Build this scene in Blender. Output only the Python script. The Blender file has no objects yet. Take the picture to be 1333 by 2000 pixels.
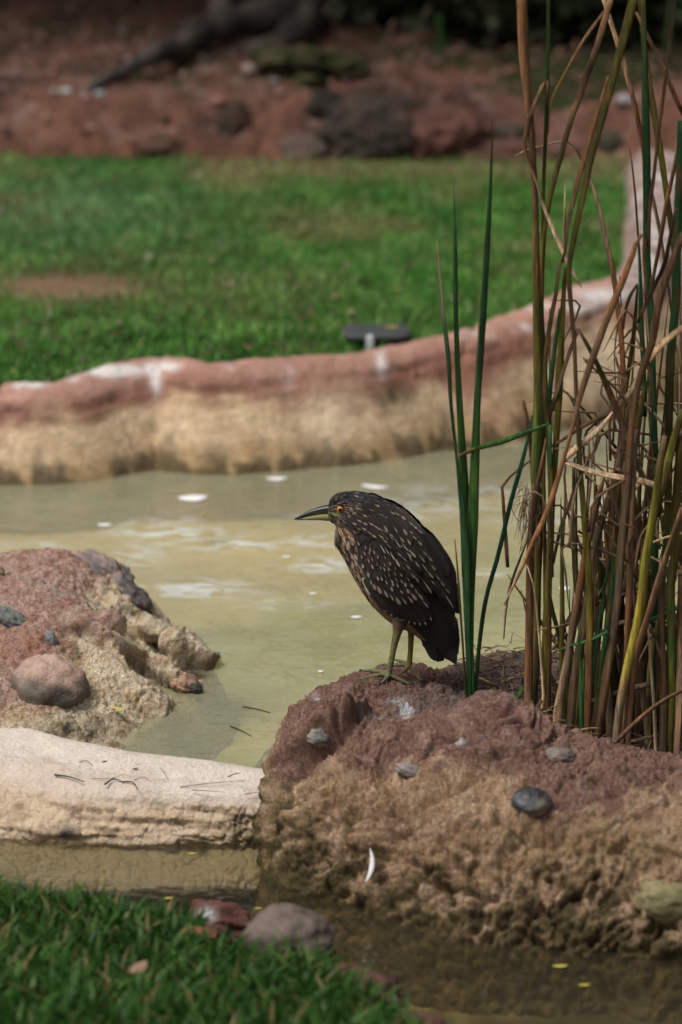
import bpy, math, random
import numpy as np
from mathutils import Vector, Matrix

R = math.radians
sc = bpy.context.scene
# ------------------------------------------------------------------ camera
CAM_H, PITCH, LENS = 2.2, R(15.87), 100.0
FPX = LENS / 36.0 * 2000.0            # focal length in pixels of the 1333x2000 photograph
cam_d = bpy.data.cameras.new('camera'); cam = bpy.data.objects.new('camera', cam_d)
sc.collection.objects.link(cam); sc.camera = cam
cam.location = (0, 0, CAM_H); cam.rotation_euler = (math.pi / 2 - PITCH, 0, 0)
cam_d.sensor_fit = 'VERTICAL'; cam_d.sensor_height = 36; cam_d.sensor_width = 24; cam_d.lens = LENS
cam_d.clip_end = 500; cam_d.clip_start = 0.05
cam_d.dof.use_dof = True; cam_d.dof.focus_distance = 6.22; cam_d.dof.aperture_fstop = 2.0; cam_d.dof.aperture_blades = 0
# ------------------------------------------------------------------ sky, sun, exposure
SUN_EL, SUN_AZ = R(60), R(236)        # azimuth measured clockwise from +Y: behind the camera, to its left
wd = bpy.data.worlds.new('World'); sc.world = wd; wd.use_nodes = True
nt = wd.node_tree; bg = nt.nodes['Background']
sky = nt.nodes.new('ShaderNodeTexSky'); sky.sky_type = 'NISHITA'; sky.sun_disc = False
sky.sun_elevation = SUN_EL; sky.sun_rotation = SUN_AZ; sky.air_density = 1.0; sky.dust_density = 4.0; sky.ozone_density = 1.0
hs = nt.nodes.new('ShaderNodeHueSaturation'); hs.inputs['Saturation'].default_value = 0.12
nt.links.new(sky.outputs[0], hs.inputs['Color']); nt.links.new(hs.outputs[0], bg.inputs['Color'])
bg.inputs['Strength'].default_value = 0.055
sun_d = bpy.data.lights.new('sun', 'SUN'); sun_d.energy = 1.9; sun_d.angle = R(20); sun_d.color = (1.0, 0.965, 0.92)
sun = bpy.data.objects.new('sun', sun_d); sc.collection.objects.link(sun)
_sd = Vector((math.sin(SUN_AZ) * math.cos(SUN_EL), math.cos(SUN_AZ) * math.cos(SUN_EL), math.sin(SUN_EL)))
sun.rotation_euler = _sd.to_track_quat('Z', 'Y').to_euler()
sc.view_settings.view_transform = 'Standard'; sc.view_settings.look = 'None'
sc.view_settings.gamma = 1.0; sc.view_settings.exposure = 0.80; sc.view_settings.use_curve_mapping = False
sc.cycles.use_denoising = True; sc.cycles.max_bounces = 8; sc.cycles.transparent_max_bounces = 16
sc.cycles.diffuse_bounces = 4; sc.cycles.glossy_bounces = 3; sc.cycles.caustics_reflective = False; sc.cycles.caustics_refractive = False

# ------------------------------------------------------------------ helpers: photograph <-> world
_c, _s = math.cos(PITCH), math.sin(PITCH)
def at(px, py, Y):
    """world point seen at photo pixel (px, py), standing at distance Y"""
    u = (px - 666.5) / FPX; v = -(py - 1000.0) / FPX
    dx, dy, dz = u, _c + v * _s, -_s + v * _c
    t = Y / dy
    return np.array([dx * t, Y, CAM_H + dz * t])
def on(px, py, z):
    """world point seen at photo pixel (px, py) on the level z"""
    u = (px - 666.5) / FPX; v = -(py - 1000.0) / FPX
    dx, dy, dz = u, _c + v * _s, -_s + v * _c
    t = (z - CAM_H) / dz
    return np.array([dx * t, dy * t, z])
def proj(V):
    V = np.asarray(V, float); y = V[:, 1]; z = V[:, 2] - CAM_H
    d = y * _c - z * _s; v = y * _s + z * _c
    return 666.5 + FPX * V[:, 0] / d, 1000 - FPX * v / d
def mpp(P):
    """metres per photo pixel at P"""
    return (P[1] * _c - (P[2] - CAM_H) * _s) / FPX

# ------------------------------------------------------------------ helpers: noise
def _h(ix, iy, iz, seed):
    with np.errstate(over='ignore'):
        h = ix.astype(np.uint32) * np.uint32(374761393) + iy.astype(np.uint32) * np.uint32(668265263) + iz.astype(np.uint32) * np.uint32(2246822519) + np.uint32(seed * 3266489917 & 0xffffffff)
        h = (h ^ (h >> np.uint32(13))) * np.uint32(1274126177); h = (h ^ (h >> np.uint32(16))) * np.uint32(2654435761)
        return h ^ (h >> np.uint32(15))
def noise(P, freq=1.0, seed=0):
    P = np.asarray(P, float) * freq; I = np.floor(P).astype(np.int64); Fr = P - I
    S = Fr * Fr * Fr * (Fr * (Fr * 6 - 15) + 10); out = 0
    for a in (0, 1):
        for b in (0, 1):
            for c in (0, 1):
                h = _h(I[:, 0] + a, I[:, 1] + b, I[:, 2] + c, seed)
                gx = (h & np.uint32(1023)).astype(float) / 511.5 - 1; gy = ((h >> np.uint32(10)) & np.uint32(1023)).astype(float) / 511.5 - 1; gz = ((h >> np.uint32(20)) & np.uint32(1023)).astype(float) / 511.5 - 1
                d = gx * (Fr[:, 0] - a) + gy * (Fr[:, 1] - b) + gz * (Fr[:, 2] - c)
                w = (S[:, 0] if a else 1 - S[:, 0]) * (S[:, 1] if b else 1 - S[:, 1]) * (S[:, 2] if c else 1 - S[:, 2])
                out = out + w * d
    return out * 1.15
def fbm(P, freq, octv=4, seed=0, gain=.5):
    o = 0; a = 1.0; P = np.asarray(P, float)
    for i in range(octv):
        o = o + a * noise(P + 7.3 * i, freq, seed + i); a *= gain; freq *= 2.03
    return o
def worley(P, freq, seed=0):
    P = np.asarray(P, float) * freq; I = np.floor(P).astype(np.int64); d1 = np.full(len(P), 9.0); d2 = d1.copy()
    for a in (-1, 0, 1):
        for b in (-1, 0, 1):
            for c in (-1, 0, 1):
                J = I + np.array([a, b, c]); h = _h(J[:, 0], J[:, 1], J[:, 2], seed)
                q = np.stack([(h & np.uint32(1023)), (h >> np.uint32(10)) & np.uint32(1023), (h >> np.uint32(20)) & np.uint32(1023)], 1).astype(float) / 1023
                d = np.linalg.norm(J + q - P, axis=1)
                d2 = np.where(d < d1, d1, np.minimum(d2, d)); d1 = np.minimum(d1, d)
    return d1, d2
def sstep(a, b, x):
    t = np.clip((np.asarray(x, float) - a) / (b - a), 0, 1); return t * t * (3 - 2 * t)
def mix(a, b, t):
    t = np.asarray(t)[:, None] if np.ndim(t) else t
    return np.asarray(a, float) * (1 - t) + np.asarray(b, float) * t
def blob(px, py, x, y, rx, ry):
    """soft spot of size rx, ry round photo pixel (x, y): places one mark on a surface"""
    return np.exp(-(((px - x) / rx) ** 2 + ((py - y) / ry) ** 2))
def srgb(r, g, b):
    f = lambda c: (c / 255 / 12.92) if c / 255 <= .04045 else ((c / 255 + .055) / 1.055) ** 2.4
    return np.array([f(r), f(g), f(b)])

# ------------------------------------------------------------------ helpers: objects
COL = sc.collection; BASE = {}
def mesh_np(name, V, F, cols=None, uv=None, smooth=True):
    V = np.asarray(V, np.float32); me = bpy.data.meshes.new(name)
    Fs = F if isinstance(F, list) else [F]
    Fs = [np.asarray(f, np.int32) for f in Fs if len(f)]
    nl = sum(f.size for f in Fs); npoly = sum(len(f) for f in Fs)
    me.vertices.add(len(V)); me.vertices.foreach_set('co', V.ravel())
    me.loops.add(nl); me.loops.foreach_set('vertex_index', np.concatenate([f.ravel() for f in Fs]))
    tot = np.concatenate([np.full(len(f), f.shape[1], np.int32) for f in Fs]); st = np.concatenate([[0], np.cumsum(tot)[:-1]]).astype(np.int32)
    me.polygons.add(npoly); me.polygons.foreach_set('loop_start', st)
    me.update(calc_edges=True)
    me.polygons.foreach_set('use_smooth', np.full(npoly, smooth))
    if cols is not None:
        a = me.color_attributes.new('Col', 'FLOAT_COLOR', 'POINT')
        a.data.foreach_set('color', np.concatenate([np.clip(cols, 0, 1), np.ones((len(V), 1))], 1).astype(np.float32).ravel())
    if uv is not None:
        l = me.uv_layers.new(name='UVMap'); idx = np.concatenate([f.ravel() for f in Fs])
        l.data.foreach_set('uv', np.asarray(uv, np.float32)[idx].ravel())
    me.update(); return me
def tag(o, label=None, cat=None, group=None, kind=None):
    if label: o['label'] = label
    if cat: o['category'] = cat
    if group: o['group'] = group
    if kind: o['kind'] = kind
    return o
def empty(name, loc, label=None, cat=None, group=None):
    o = bpy.data.objects.new(name, None); COL.objects.link(o); o.location = [float(c) for c in loc]; o.empty_display_size = .05
    BASE[o.name] = np.array(loc, float); return tag(o, label, cat, group)
def put(name, V, F, mat, parent=None, cols=None, uv=None, smooth=True, base=None, **kw):
    """one mesh object; V in world coordinates"""
    V = np.asarray(V, float)
    b = BASE[parent.name] if parent is not None else (np.array(base, float) if base is not None else np.zeros(3))
    o = bpy.data.objects.new(name, mesh_np(name, V - b, F, cols, uv, smooth)); COL.objects.link(o)
    if mat: o.data.materials.append(mat)
    if parent is not None: o.parent = parent
    elif base is not None: o.location = [float(c) for c in base]
    BASE[o.name] = b
    return tag(o, **kw)
def grid_faces(n, m, wrap=False):
    """quads for n rows x m columns (wrap closes the columns)"""
    i = np.arange(n - 1)[:, None]; j = np.arange(m if wrap else m - 1)[None, :]; k = (j + 1) % m
    return np.stack([i * m + j, i * m + k, (i + 1) * m + k, (i + 1) * m + j], -1).reshape(-1, 4)
def normals(V, F):
    V = np.asarray(V, float); N = np.zeros_like(V); F = np.asarray(F)
    n = np.cross(V[F[:, 2]] - V[F[:, 0]], V[F[:, 3 if F.shape[1] == 4 else 1]] - V[F[:, 1 if F.shape[1] == 4 else 0]])
    if F.shape[1] == 3: n = np.cross(V[F[:, 1]] - V[F[:, 0]], V[F[:, 2]] - V[F[:, 0]])
    for k in range(F.shape[1]): np.add.at(N, F[:, k], n)
    return N / (np.linalg.norm(N, axis=1)[:, None] + 1e-12)
def tps(ctrl, smooth=1e-5):
    C = np.asarray(ctrl, float); P = C[:, :2]; n = len(P)
    phi = lambda r2: .5 * r2 * np.log(r2 + 1e-12)
    K = phi(((P[:, None] - P[None]) ** 2).sum(-1)) + smooth * np.eye(n); Q = np.c_[np.ones(n), P]
    A = np.block([[K, Q], [Q.T, np.zeros((3, 3))]]); w = np.linalg.solve(A, np.r_[C[:, 2], 0, 0, 0])
    def f(x, y):
        X = np.stack([np.ravel(x), np.ravel(y)], 1); out = np.empty(len(X))
        for i in range(0, len(X), 20000):
            b = X[i:i + 20000]; out[i:i + 20000] = phi(((b[:, None] - P[None]) ** 2).sum(-1)) @ w[:n] + w[n] + b @ w[n + 1:]
        return out
    return f
def catmull(P, n, closed=False):
    P = np.asarray(P, float); m = len(P)
    if m == 2: t = np.linspace(0, 1, n)[:, None]; return P[0] * (1 - t) + P[1] * t
    seg = np.linalg.norm(np.diff(P[:, :3], axis=0), axis=1) + 1e-9; s = np.r_[0, np.cumsum(seg)]; s /= s[-1]
    t = np.linspace(0, 1, n); i = np.clip(np.searchsorted(s, t, 'right') - 1, 0, m - 2); u = ((t - s[i]) / (s[i + 1] - s[i]))[:, None]
    T = np.gradient(P, s, axis=0); h = (s[i + 1] - s[i])[:, None]
    return (2 * u**3 - 3 * u**2 + 1) * P[i] + (u**3 - 2 * u**2 + u) * h * T[i] + (-2 * u**3 + 3 * u**2) * P[i + 1] + (u**3 - u**2) * h * T[i + 1]
def keep_faces(F, mask):
    """drop faces with a vertex outside mask, and compact"""
    F = F[mask[F].all(1)]; used = np.unique(F); mp = np.full(len(mask), -1); mp[used] = np.arange(len(used)); return mp[F], used
def tube(path, rad, sides=8, squash=1.0, cap=True):
    """round tube along path with a radius for each point"""
    P = np.asarray(path, float); n = len(P); rad = np.broadcast_to(rad, n); T = np.gradient(P, axis=0); T /= np.linalg.norm(T, axis=1)[:, None] + 1e-12
    up = np.array([0, -1, .2]) if abs(T[:, 1]).mean() < .7 else np.array([1., 0, .1]); V = []
    for i in range(n):
        b = np.cross(T[i], up); b /= np.linalg.norm(b) + 1e-9; c = np.cross(b, T[i])
        a = np.linspace(0, 2 * np.pi, sides, endpoint=False)
        V.append(P[i] + rad[i] * (np.cos(a)[:, None] * b + squash * np.sin(a)[:, None] * c))
    V = np.concatenate(V); F = [grid_faces(n, sides, True)]
    if cap:
        V = np.r_[V, P[:1], P[-1:]]; k = n * sides; j = np.arange(sides); j2 = (j + 1) % sides
        F.append(np.stack([np.full(sides, k), j2, j], 1)); F.append(np.stack([np.full(sides, k + 1), (n - 1) * sides + j, (n - 1) * sides + j2], 1))
    return V, F
def join(parts):
    """several (V, F, cols) into one"""
    Vs, F3, F4, Cs, off = [], [], [], [], 0
    for V, F, c in parts:
        for f in (F if isinstance(F, list) else [F]):
            f = np.asarray(f)
            if len(f): (F3 if f.shape[1] == 3 else F4).append(f + off)
        Vs.append(V); Cs.append(np.broadcast_to(c, (len(V), 3)) if c is not None else np.zeros((len(V), 3))); off += len(V)
    return np.concatenate(Vs), [np.concatenate(x) for x in (F4, F3) if x], np.concatenate(Cs)

# ------------------------------------------------------------------ helpers: materials
def material(name):
    m = bpy.data.materials.new(name); m.use_nodes = True; n = m.node_tree.nodes; return m, n, m.node_tree.links, n['Principled BSDF']
def attr_mat(name, rough=.9, grain=((60, .25), (350, .3)), bump=((250, .004),), spec=.3, hue=0.0, gloss_noise=None, translucent=0.0, coords='Object', stretch=None):
    """colour from the Col attribute, broken up by noise grain, with fine relief"""
    m, n, L, p = material(name)
    a = n.new('ShaderNodeAttribute'); a.attribute_name = 'Col'; col = a.outputs['Color']
    tc = n.new('ShaderNodeTexCoord'); vec = tc.outputs[coords]
    if stretch:
        mp = n.new('ShaderNodeMapping'); mp.inputs['Scale'].default_value = stretch; L.new(vec, mp.inputs[0]); vec = mp.outputs[0]
    for sca, amt in grain:
        t = n.new('ShaderNodeTexNoise'); t.inputs['Scale'].default_value = sca; t.inputs['Detail'].default_value = 5; t.inputs['Roughness'].default_value = .65; L.new(vec, t.inputs['Vector'])
        mr = n.new('ShaderNodeMapRange'); mr.inputs['From Min'].default_value = .3; mr.inputs['From Max'].default_value = .7
        mr.inputs['To Min'].default_value = 1 - amt; mr.inputs['To Max'].default_value = 1 + amt; L.new(t.outputs[0], mr.inputs[0])
        mx = n.new('ShaderNodeMix'); mx.data_type = 'RGBA'; mx.blend_type = 'MULTIPLY'; mx.inputs[0].default_value = 1
        L.new(col, mx.inputs[6]); L.new(mr.outputs[0], mx.inputs[7]); col = mx.outputs[2]
    L.new(col, p.inputs['Base Color']); p.inputs['Roughness'].default_value = rough; p.inputs['Specular IOR Level'].default_value = spec
    prev = None
    for sca, dist in bump:
        t = n.new('ShaderNodeTexNoise'); t.inputs['Scale'].default_value = sca; t.inputs['Detail'].default_value = 4; t.inputs['Roughness'].default_value = .6; L.new(vec, t.inputs['Vector'])
        b = n.new('ShaderNodeBump'); b.inputs['Strength'].default_value = 1; b.inputs['Distance'].default_value = dist; L.new(t.outputs[0], b.inputs['Height'])
        if prev: L.new(prev.outputs[0], b.inputs['Normal'])
        prev = b
    if prev: L.new(prev.outputs[0], p.inputs['Normal'])
    if translucent:
        tr = n.new('ShaderNodeBsdfTranslucent'); L.new(col, tr.inputs[0]); ms = n.new('ShaderNodeMixShader'); ms.inputs[0].default_value = translucent
        L.new(p.outputs[0], ms.inputs[1]); L.new(tr.outputs[0], ms.inputs[2]); L.new(ms.outputs[0], n['Material Output'].inputs[0])
    return m
def plain(name, col, rough=.6, spec=.4, grain=.12, scale=80, bump=0):
    m, n, L, p = material(name); t = n.new('ShaderNodeTexNoise'); t.inputs['Scale'].default_value = scale; t.inputs['Detail'].default_value = 4
    tc = n.new('ShaderNodeTexCoord'); L.new(tc.outputs['Object'], t.inputs['Vector'])
    r = n.new('ShaderNodeValToRGB'); r.color_ramp.elements[0].position = .3; r.color_ramp.elements[1].position = .7
    c = np.asarray(col, float); r.color_ramp.elements[0].color = (*np.clip(c * (1 - grain), 0, 1), 1); r.color_ramp.elements[1].color = (*np.clip(c * (1 + grain), 0, 1), 1)
    L.new(t.outputs[0], r.inputs[0]); L.new(r.outputs[0], p.inputs['Base Color']); p.inputs['Roughness'].default_value = rough; p.inputs['Specular IOR Level'].default_value = spec
    if bump:
        b = n.new('ShaderNodeBump'); b.inputs['Distance'].default_value = bump; L.new(t.outputs[0], b.inputs['Height']); L.new(b.outputs[0], p.inputs['Normal'])
    return m
rng = np.random.default_rng(11); random.seed(5)

M_ROCK = attr_mat('rough_rock', .92, ((45, .16), (160, .38), (420, .45)), ((150, .014), (420, .008)), .2)
M_STONE = attr_mat('smooth_stone', .7, ((30, .2), (200, .25)), ((160, .003),), .35)
M_SILL = attr_mat('pale_worn_rock', .85, ((25, .1), (220, .16)), ((90, .006), (380, .003)), .25)
M_WALL = attr_mat('moulded_rock', .88, ((14, .12), (90, .2)), ((60, .015), (260, .005)), .25)
M_SOIL = attr_mat('red_soil', .95, ((9, .22), (60, .3)), ((40, .03), (160, .01)), .15)
M_BED = attr_mat('pond_silt', .9, ((7, .15), (40, .15)), (), .1)
M_GRASS = attr_mat('grass_blade', .55, ((3, .2),), (), .3, translucent=.42)
M_REED = attr_mat('reed_leaf', .75, ((22, .35), (170, .55)), ((260, .004),), .2, translucent=.12, stretch=(1, 1, .07))
M_LEAF = attr_mat('bush_leaf', .55, ((5, .2),), (), .3, translucent=.2)
M_BARK = attr_mat('bark', .9, ((12, .3), (60, .3)), ((25, .03),), .2)
# ================================================================== SETTING
# ---- ground sheet reaching the horizon (lies below the pond)
gx = np.linspace(-150, 150, 41); V = np.array([[x, y, -.62] for y in np.linspace(-100, 260, 49) for x in gx])
put('ground', V, grid_faces(49, 41), M_SOIL, cols=np.tile([.13, .075, .05], (len(V), 1)), kind='structure')

# ---- far pond wall: crest line traced along the far shore
CREST = [(-900, 800, .25), (-500, 780, .25), (-200, 768, .255), (0, 752, .26), (110, 747, .265), (220, 714, .29), (300, 700, .30), (420, 708, .30), (560, 700, .30), (690, 690, .30), (800, 667, .31),
         (900, 645, .33), (1000, 612, .35), (1070, 588, .37), (1130, 562, .39), (1190, 549, .40), (1235, 528, .405), (1260, 485, .41), (1268, 430, .42), (1266, 380, .42), (1262, 340, .43), (1262, 315, .43), (1268, 290, .45)]
crest = np.array([on(*c) for c in CREST])
path = catmull(crest, 520)
Tn = np.gradient(path, axis=0); Tn[:, 2] = 0; Tn /= np.linalg.norm(Tn, axis=1)[:, None]
Out = np.stack([Tn[:, 1], -Tn[:, 0], np.zeros(len(Tn))], 1)          # towards the pond
prof = np.array([(-.30, -.30), (-.2, -.09), (-.1, -.025), (-.03, -.003), (.025, -.008), (.06, -.028), (.082, -.055), (.09, -.085), (.105, -.12), (.125, -.165), (.15, -.22), (.17, -.27), (.19, -.33), (.21, -.40), (.25, -.60)])
pf = catmull(np.c_[prof, np.zeros(len(prof))], 72)[:, :2]
wide = 1 + 1.2 * sstep(1190, 1240, np.interp(np.arange(520), np.linspace(0, 519, len(CREST)), [a[0] for a in CREST])) * sstep(8.9, 9.6, path[:, 1])
V = path[None] + (pf[:, None, :1] * np.where(pf[:, None, :1] > 0, wide[None, :, None], .45)) * Out[None] + np.array([0, 0, 1.]) * pf[:, None, 1:]
V = V.reshape(-1, 3); F = grid_faces(72, 520)
N = normals(V, F); N = N * np.sign((N * (np.tile(Out, (72, 1)) + [0, 0, .8])).sum())
dz = np.repeat(pf[:, 1], 520)
cell, cell2 = worley(V * [1, 1, 1.6], 3.2, 3)
st_ = noise(V * [.5, .5, 7] + .15 * noise(V, 4, 8)[:, None], 5, 7)
wz = dz + .03 * fbm(V * [1, 1, 0], 1.3, 3, 6) + .006 * fbm(V, 9, 2, 10)
d = .014 * fbm(V, 1.6, 2, 1) + .006 * fbm(V, 8, 4, 5) + .004 * st_ - .014 * np.exp(-((wz + .055) / .007) ** 2) - .010 * np.exp(-((wz + .10) / .006) ** 2) * sstep(-.3, .2, fbm(V, 1.1, 2, 12)) - .016 * np.exp(-((cell2 - cell) / .03) ** 2) * sstep(-.2, -.05, dz) * sstep(.0, .3, fbm(V, 1.2, 2, 11)) + .006 * fbm(V * [1, 1, .5], 30, 3, 9)
d *= sstep(-.32, -.2, np.repeat(pf[:, 0], 520) - .0) 
V = V + N * d[:, None]
px, py = proj(V); n1 = fbm(V, 5, 4, 21); n2 = fbm(V * [1, 1, .35], 18, 3, 22); n3 = fbm(V, 1.6, 3, 23)
pink, red, cream, tan, dark = [np.array(c) for c in ((.42, .235, .18), (.27, .115, .08), (.64, .465, .30), (.47, .32, .175), (.055, .045, .02))]
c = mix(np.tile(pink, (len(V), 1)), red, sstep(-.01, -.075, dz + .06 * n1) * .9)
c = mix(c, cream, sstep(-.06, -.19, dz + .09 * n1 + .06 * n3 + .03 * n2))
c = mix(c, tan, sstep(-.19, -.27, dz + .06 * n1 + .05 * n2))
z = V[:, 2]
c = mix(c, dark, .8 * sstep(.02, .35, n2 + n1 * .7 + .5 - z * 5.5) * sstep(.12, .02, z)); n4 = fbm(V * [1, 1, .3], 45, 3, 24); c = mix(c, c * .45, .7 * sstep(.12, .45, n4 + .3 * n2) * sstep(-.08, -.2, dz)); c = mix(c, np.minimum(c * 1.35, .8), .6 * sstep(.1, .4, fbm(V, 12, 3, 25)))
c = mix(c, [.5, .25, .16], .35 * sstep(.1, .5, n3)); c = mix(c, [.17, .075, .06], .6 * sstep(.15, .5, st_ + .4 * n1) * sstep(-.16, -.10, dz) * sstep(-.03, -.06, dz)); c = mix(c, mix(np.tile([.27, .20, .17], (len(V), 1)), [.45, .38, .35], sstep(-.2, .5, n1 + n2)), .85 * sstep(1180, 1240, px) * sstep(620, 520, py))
c = mix(c, dark, np.clip(.85 * blob(px, py, 780, 775, 60, 34) * (n2 + .7), 0, 1)); c = mix(c, dark, np.clip(.6 * blob(px, py, 860, 820, 30, 60) * (n2 + .6), 0, 1))
c = mix(c, [.75, .6, .42], .8 * blob(px, py, 640, 815, 50, 50)); c = mix(c, [.75, .62, .45], .6 * blob(px, py, 1180, 720, 90, 70))
wh = 0
for a in ((450, 724, 10, 15), (305, 745, 9, 26), (296, 722, 12, 12), (215, 724, 55, 9), (60, 752, 40, 7), (130, 742, 25, 6), (745, 708, 9, 22), (563, 745, 9, 22), (900, 655, 60, 9), (1090, 605, 70, 9), (1190, 575, 50, 14), (1310, 350, 40, 20), (1285, 500, 20, 60), (375, 880, 5, 22), (330, 715, 20, 7), (1030, 640, 50, 8)):
    wh = np.maximum(wh, blob(px, py, *a))
c = mix(c, [.82, .8, .78], np.clip(wh * (.55 + n1 * 1.8 + 1.4 * n2), 0, .75) * (dz < -.001))
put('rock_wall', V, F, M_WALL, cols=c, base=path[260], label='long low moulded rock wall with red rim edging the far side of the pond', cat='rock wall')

# ---- lawn beyond the wall
def lawn_z(x, y):
    P = np.stack([x, y, 0 * x], 1)
    return .235 + .055 * sstep(0, 1.2, x) * sstep(10.5, 8.5, y) + .04 * (y - 8.3) + .018 * fbm(P, .9, 2, 31) + .008 * fbm(P, 4, 2, 33)
cx, cy = path[:, 0], path[:, 1]
def behind(x, y, m=0.0):
    """signed distance behind the wall's crest (positive on the lawn)"""
    out = np.empty(len(x))
    for i in range(0, len(x), 8000):
        d2 = (x[i:i + 8000, None] - cx[None, ::4]) ** 2 + (y[i:i + 8000, None] - cy[None, ::4]) ** 2; k = d2.argmin(1) * 4
        out[i:i + 8000] = -((x[i:i + 8000] - cx[k]) * Out[k, 0] + (y[i:i + 8000] - cy[k]) * Out[k, 1])
    return out
xs = np.linspace(-6, 4, 200); ys = np.linspace(7.6, 12.2, 100); X, Y = np.meshgrid(xs, ys); x, y = X.ravel(), Y.ravel()
V = np.stack([x, y, lawn_z(x, y)], 1); F, used = keep_faces(grid_faces(100, 200), behind(x, y) > -.02); V = V[used]
n1 = fbm(V, 2.5, 4, 35); c = mix(np.tile([.05, .075, .025], (len(V), 1)), [.20, .13, .075], sstep(-.1, .4, n1)); px, py = proj(V); c = mix(c, [.34, .22, .13], np.clip(1.2 * blob(px, py, 130, 562, 200, 34) + .8 * sstep(385, 335, py) * sstep(280, 420, px), 0, 1))
put('lawn', V, F, M_SOIL, cols=c, kind='structure')

# ---- earth bank and shaded ground behind the lawn
def bank_z(x, y):
    P = np.stack([x, y, 0 * x], 1)
    edge = 11.75 + .16 * fbm(P * [1, 0, 0], .8, 2, 41) - .1 * sstep(.2, 2, x)
    r = sstep(edge, edge + .42, y + .12 * fbm(P, 2.2, 3, 43))
    return .30 + .06 * (y - 11.3) * (y < 11.8) + .03 * (y >= 11.8) + .30 * r + .045 * np.maximum(y - 12, 0) + r * .07 * fbm(P * [1, 1.6, 1], 1.6, 4, 44) + .045 * fbm(P, 5, 4, 45) * sstep(0, .2, r)
xs = np.linspace(-9, 9, 520); ys = np.concatenate([np.linspace(11.3, 14, 220), np.linspace(14.03, 40, 120)]); X, Y = np.meshgrid(xs, ys); x, y = X.ravel(), Y.ravel()
V = np.stack([x, y, bank_z(x, y)], 1); F = grid_faces(len(ys), 520); V[:520, 1] -= .12; V[:520, 2] = -.5; V[520:1040, 2] -= .03
n1 = fbm(V, 1.8, 4, 46); n2 = fbm(V, 7, 4, 47); n3 = fbm(V, .7, 3, 48)
c = mix(np.tile([.26, .125, .088], (len(V), 1)), [.085, .05, .036], sstep(-.1, .4, n1 + .5 * n2)); c = mix(c, [.42, .25, .20], sstep(.05, .5, n2) * .75)
c = mix(c, [.30, .125, .065], .65 * sstep(12.0, 11.6, V[:, 1])); c = mix(c, [.05, .06, .02], sstep(.25, .5, n3 + .3 * n2) * (V[:, 1] > 12.1))
put('earth_bank', V, F, M_SOIL, cols=c, kind='structure')

# ---- pond bed and the two sheets of water (the sill and the ledge hold the upper one back)
xs = np.linspace(-5, 6, 160); ys = np.linspace(5.45, 12.6, 110); X, Y = np.meshgrid(xs, ys); V = np.stack([X.ravel(), Y.ravel(), 0 * X.ravel()], 1)
px, py = proj(V); n1 = fbm(V, 1.2, 4, 51); n2 = fbm(V, 4, 4, 52)
V[:, 2] = -.14 + .02 * n1 + .01 * n2
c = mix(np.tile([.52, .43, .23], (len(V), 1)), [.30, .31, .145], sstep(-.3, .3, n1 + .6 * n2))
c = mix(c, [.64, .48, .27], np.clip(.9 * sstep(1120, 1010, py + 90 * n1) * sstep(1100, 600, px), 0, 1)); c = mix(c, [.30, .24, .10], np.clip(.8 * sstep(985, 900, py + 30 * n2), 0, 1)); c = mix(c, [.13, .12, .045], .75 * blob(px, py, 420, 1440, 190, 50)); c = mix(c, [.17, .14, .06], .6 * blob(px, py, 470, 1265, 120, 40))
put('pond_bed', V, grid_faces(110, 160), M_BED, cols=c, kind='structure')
xs = np.linspace(-4, 5, 180); ys = np.linspace(3.2, 5.6, 60); X, Y = np.meshgrid(xs, ys); V = np.stack([X.ravel(), Y.ravel(), 0 * X.ravel()], 1)
n1 = fbm(V, 3, 4, 55); n2 = fbm(V, 14, 3, 56); V[:, 2] = -.19 + .03 * n1 + .012 * n2
c = mix(np.tile([.20, .16, .08], (len(V), 1)), [.06, .05, .025], sstep(-.15, .45, n1 + .6 * n2))
put('channel_bed', V, grid_faces(60, 180), M_BED, cols=c, kind='structure')

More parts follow.
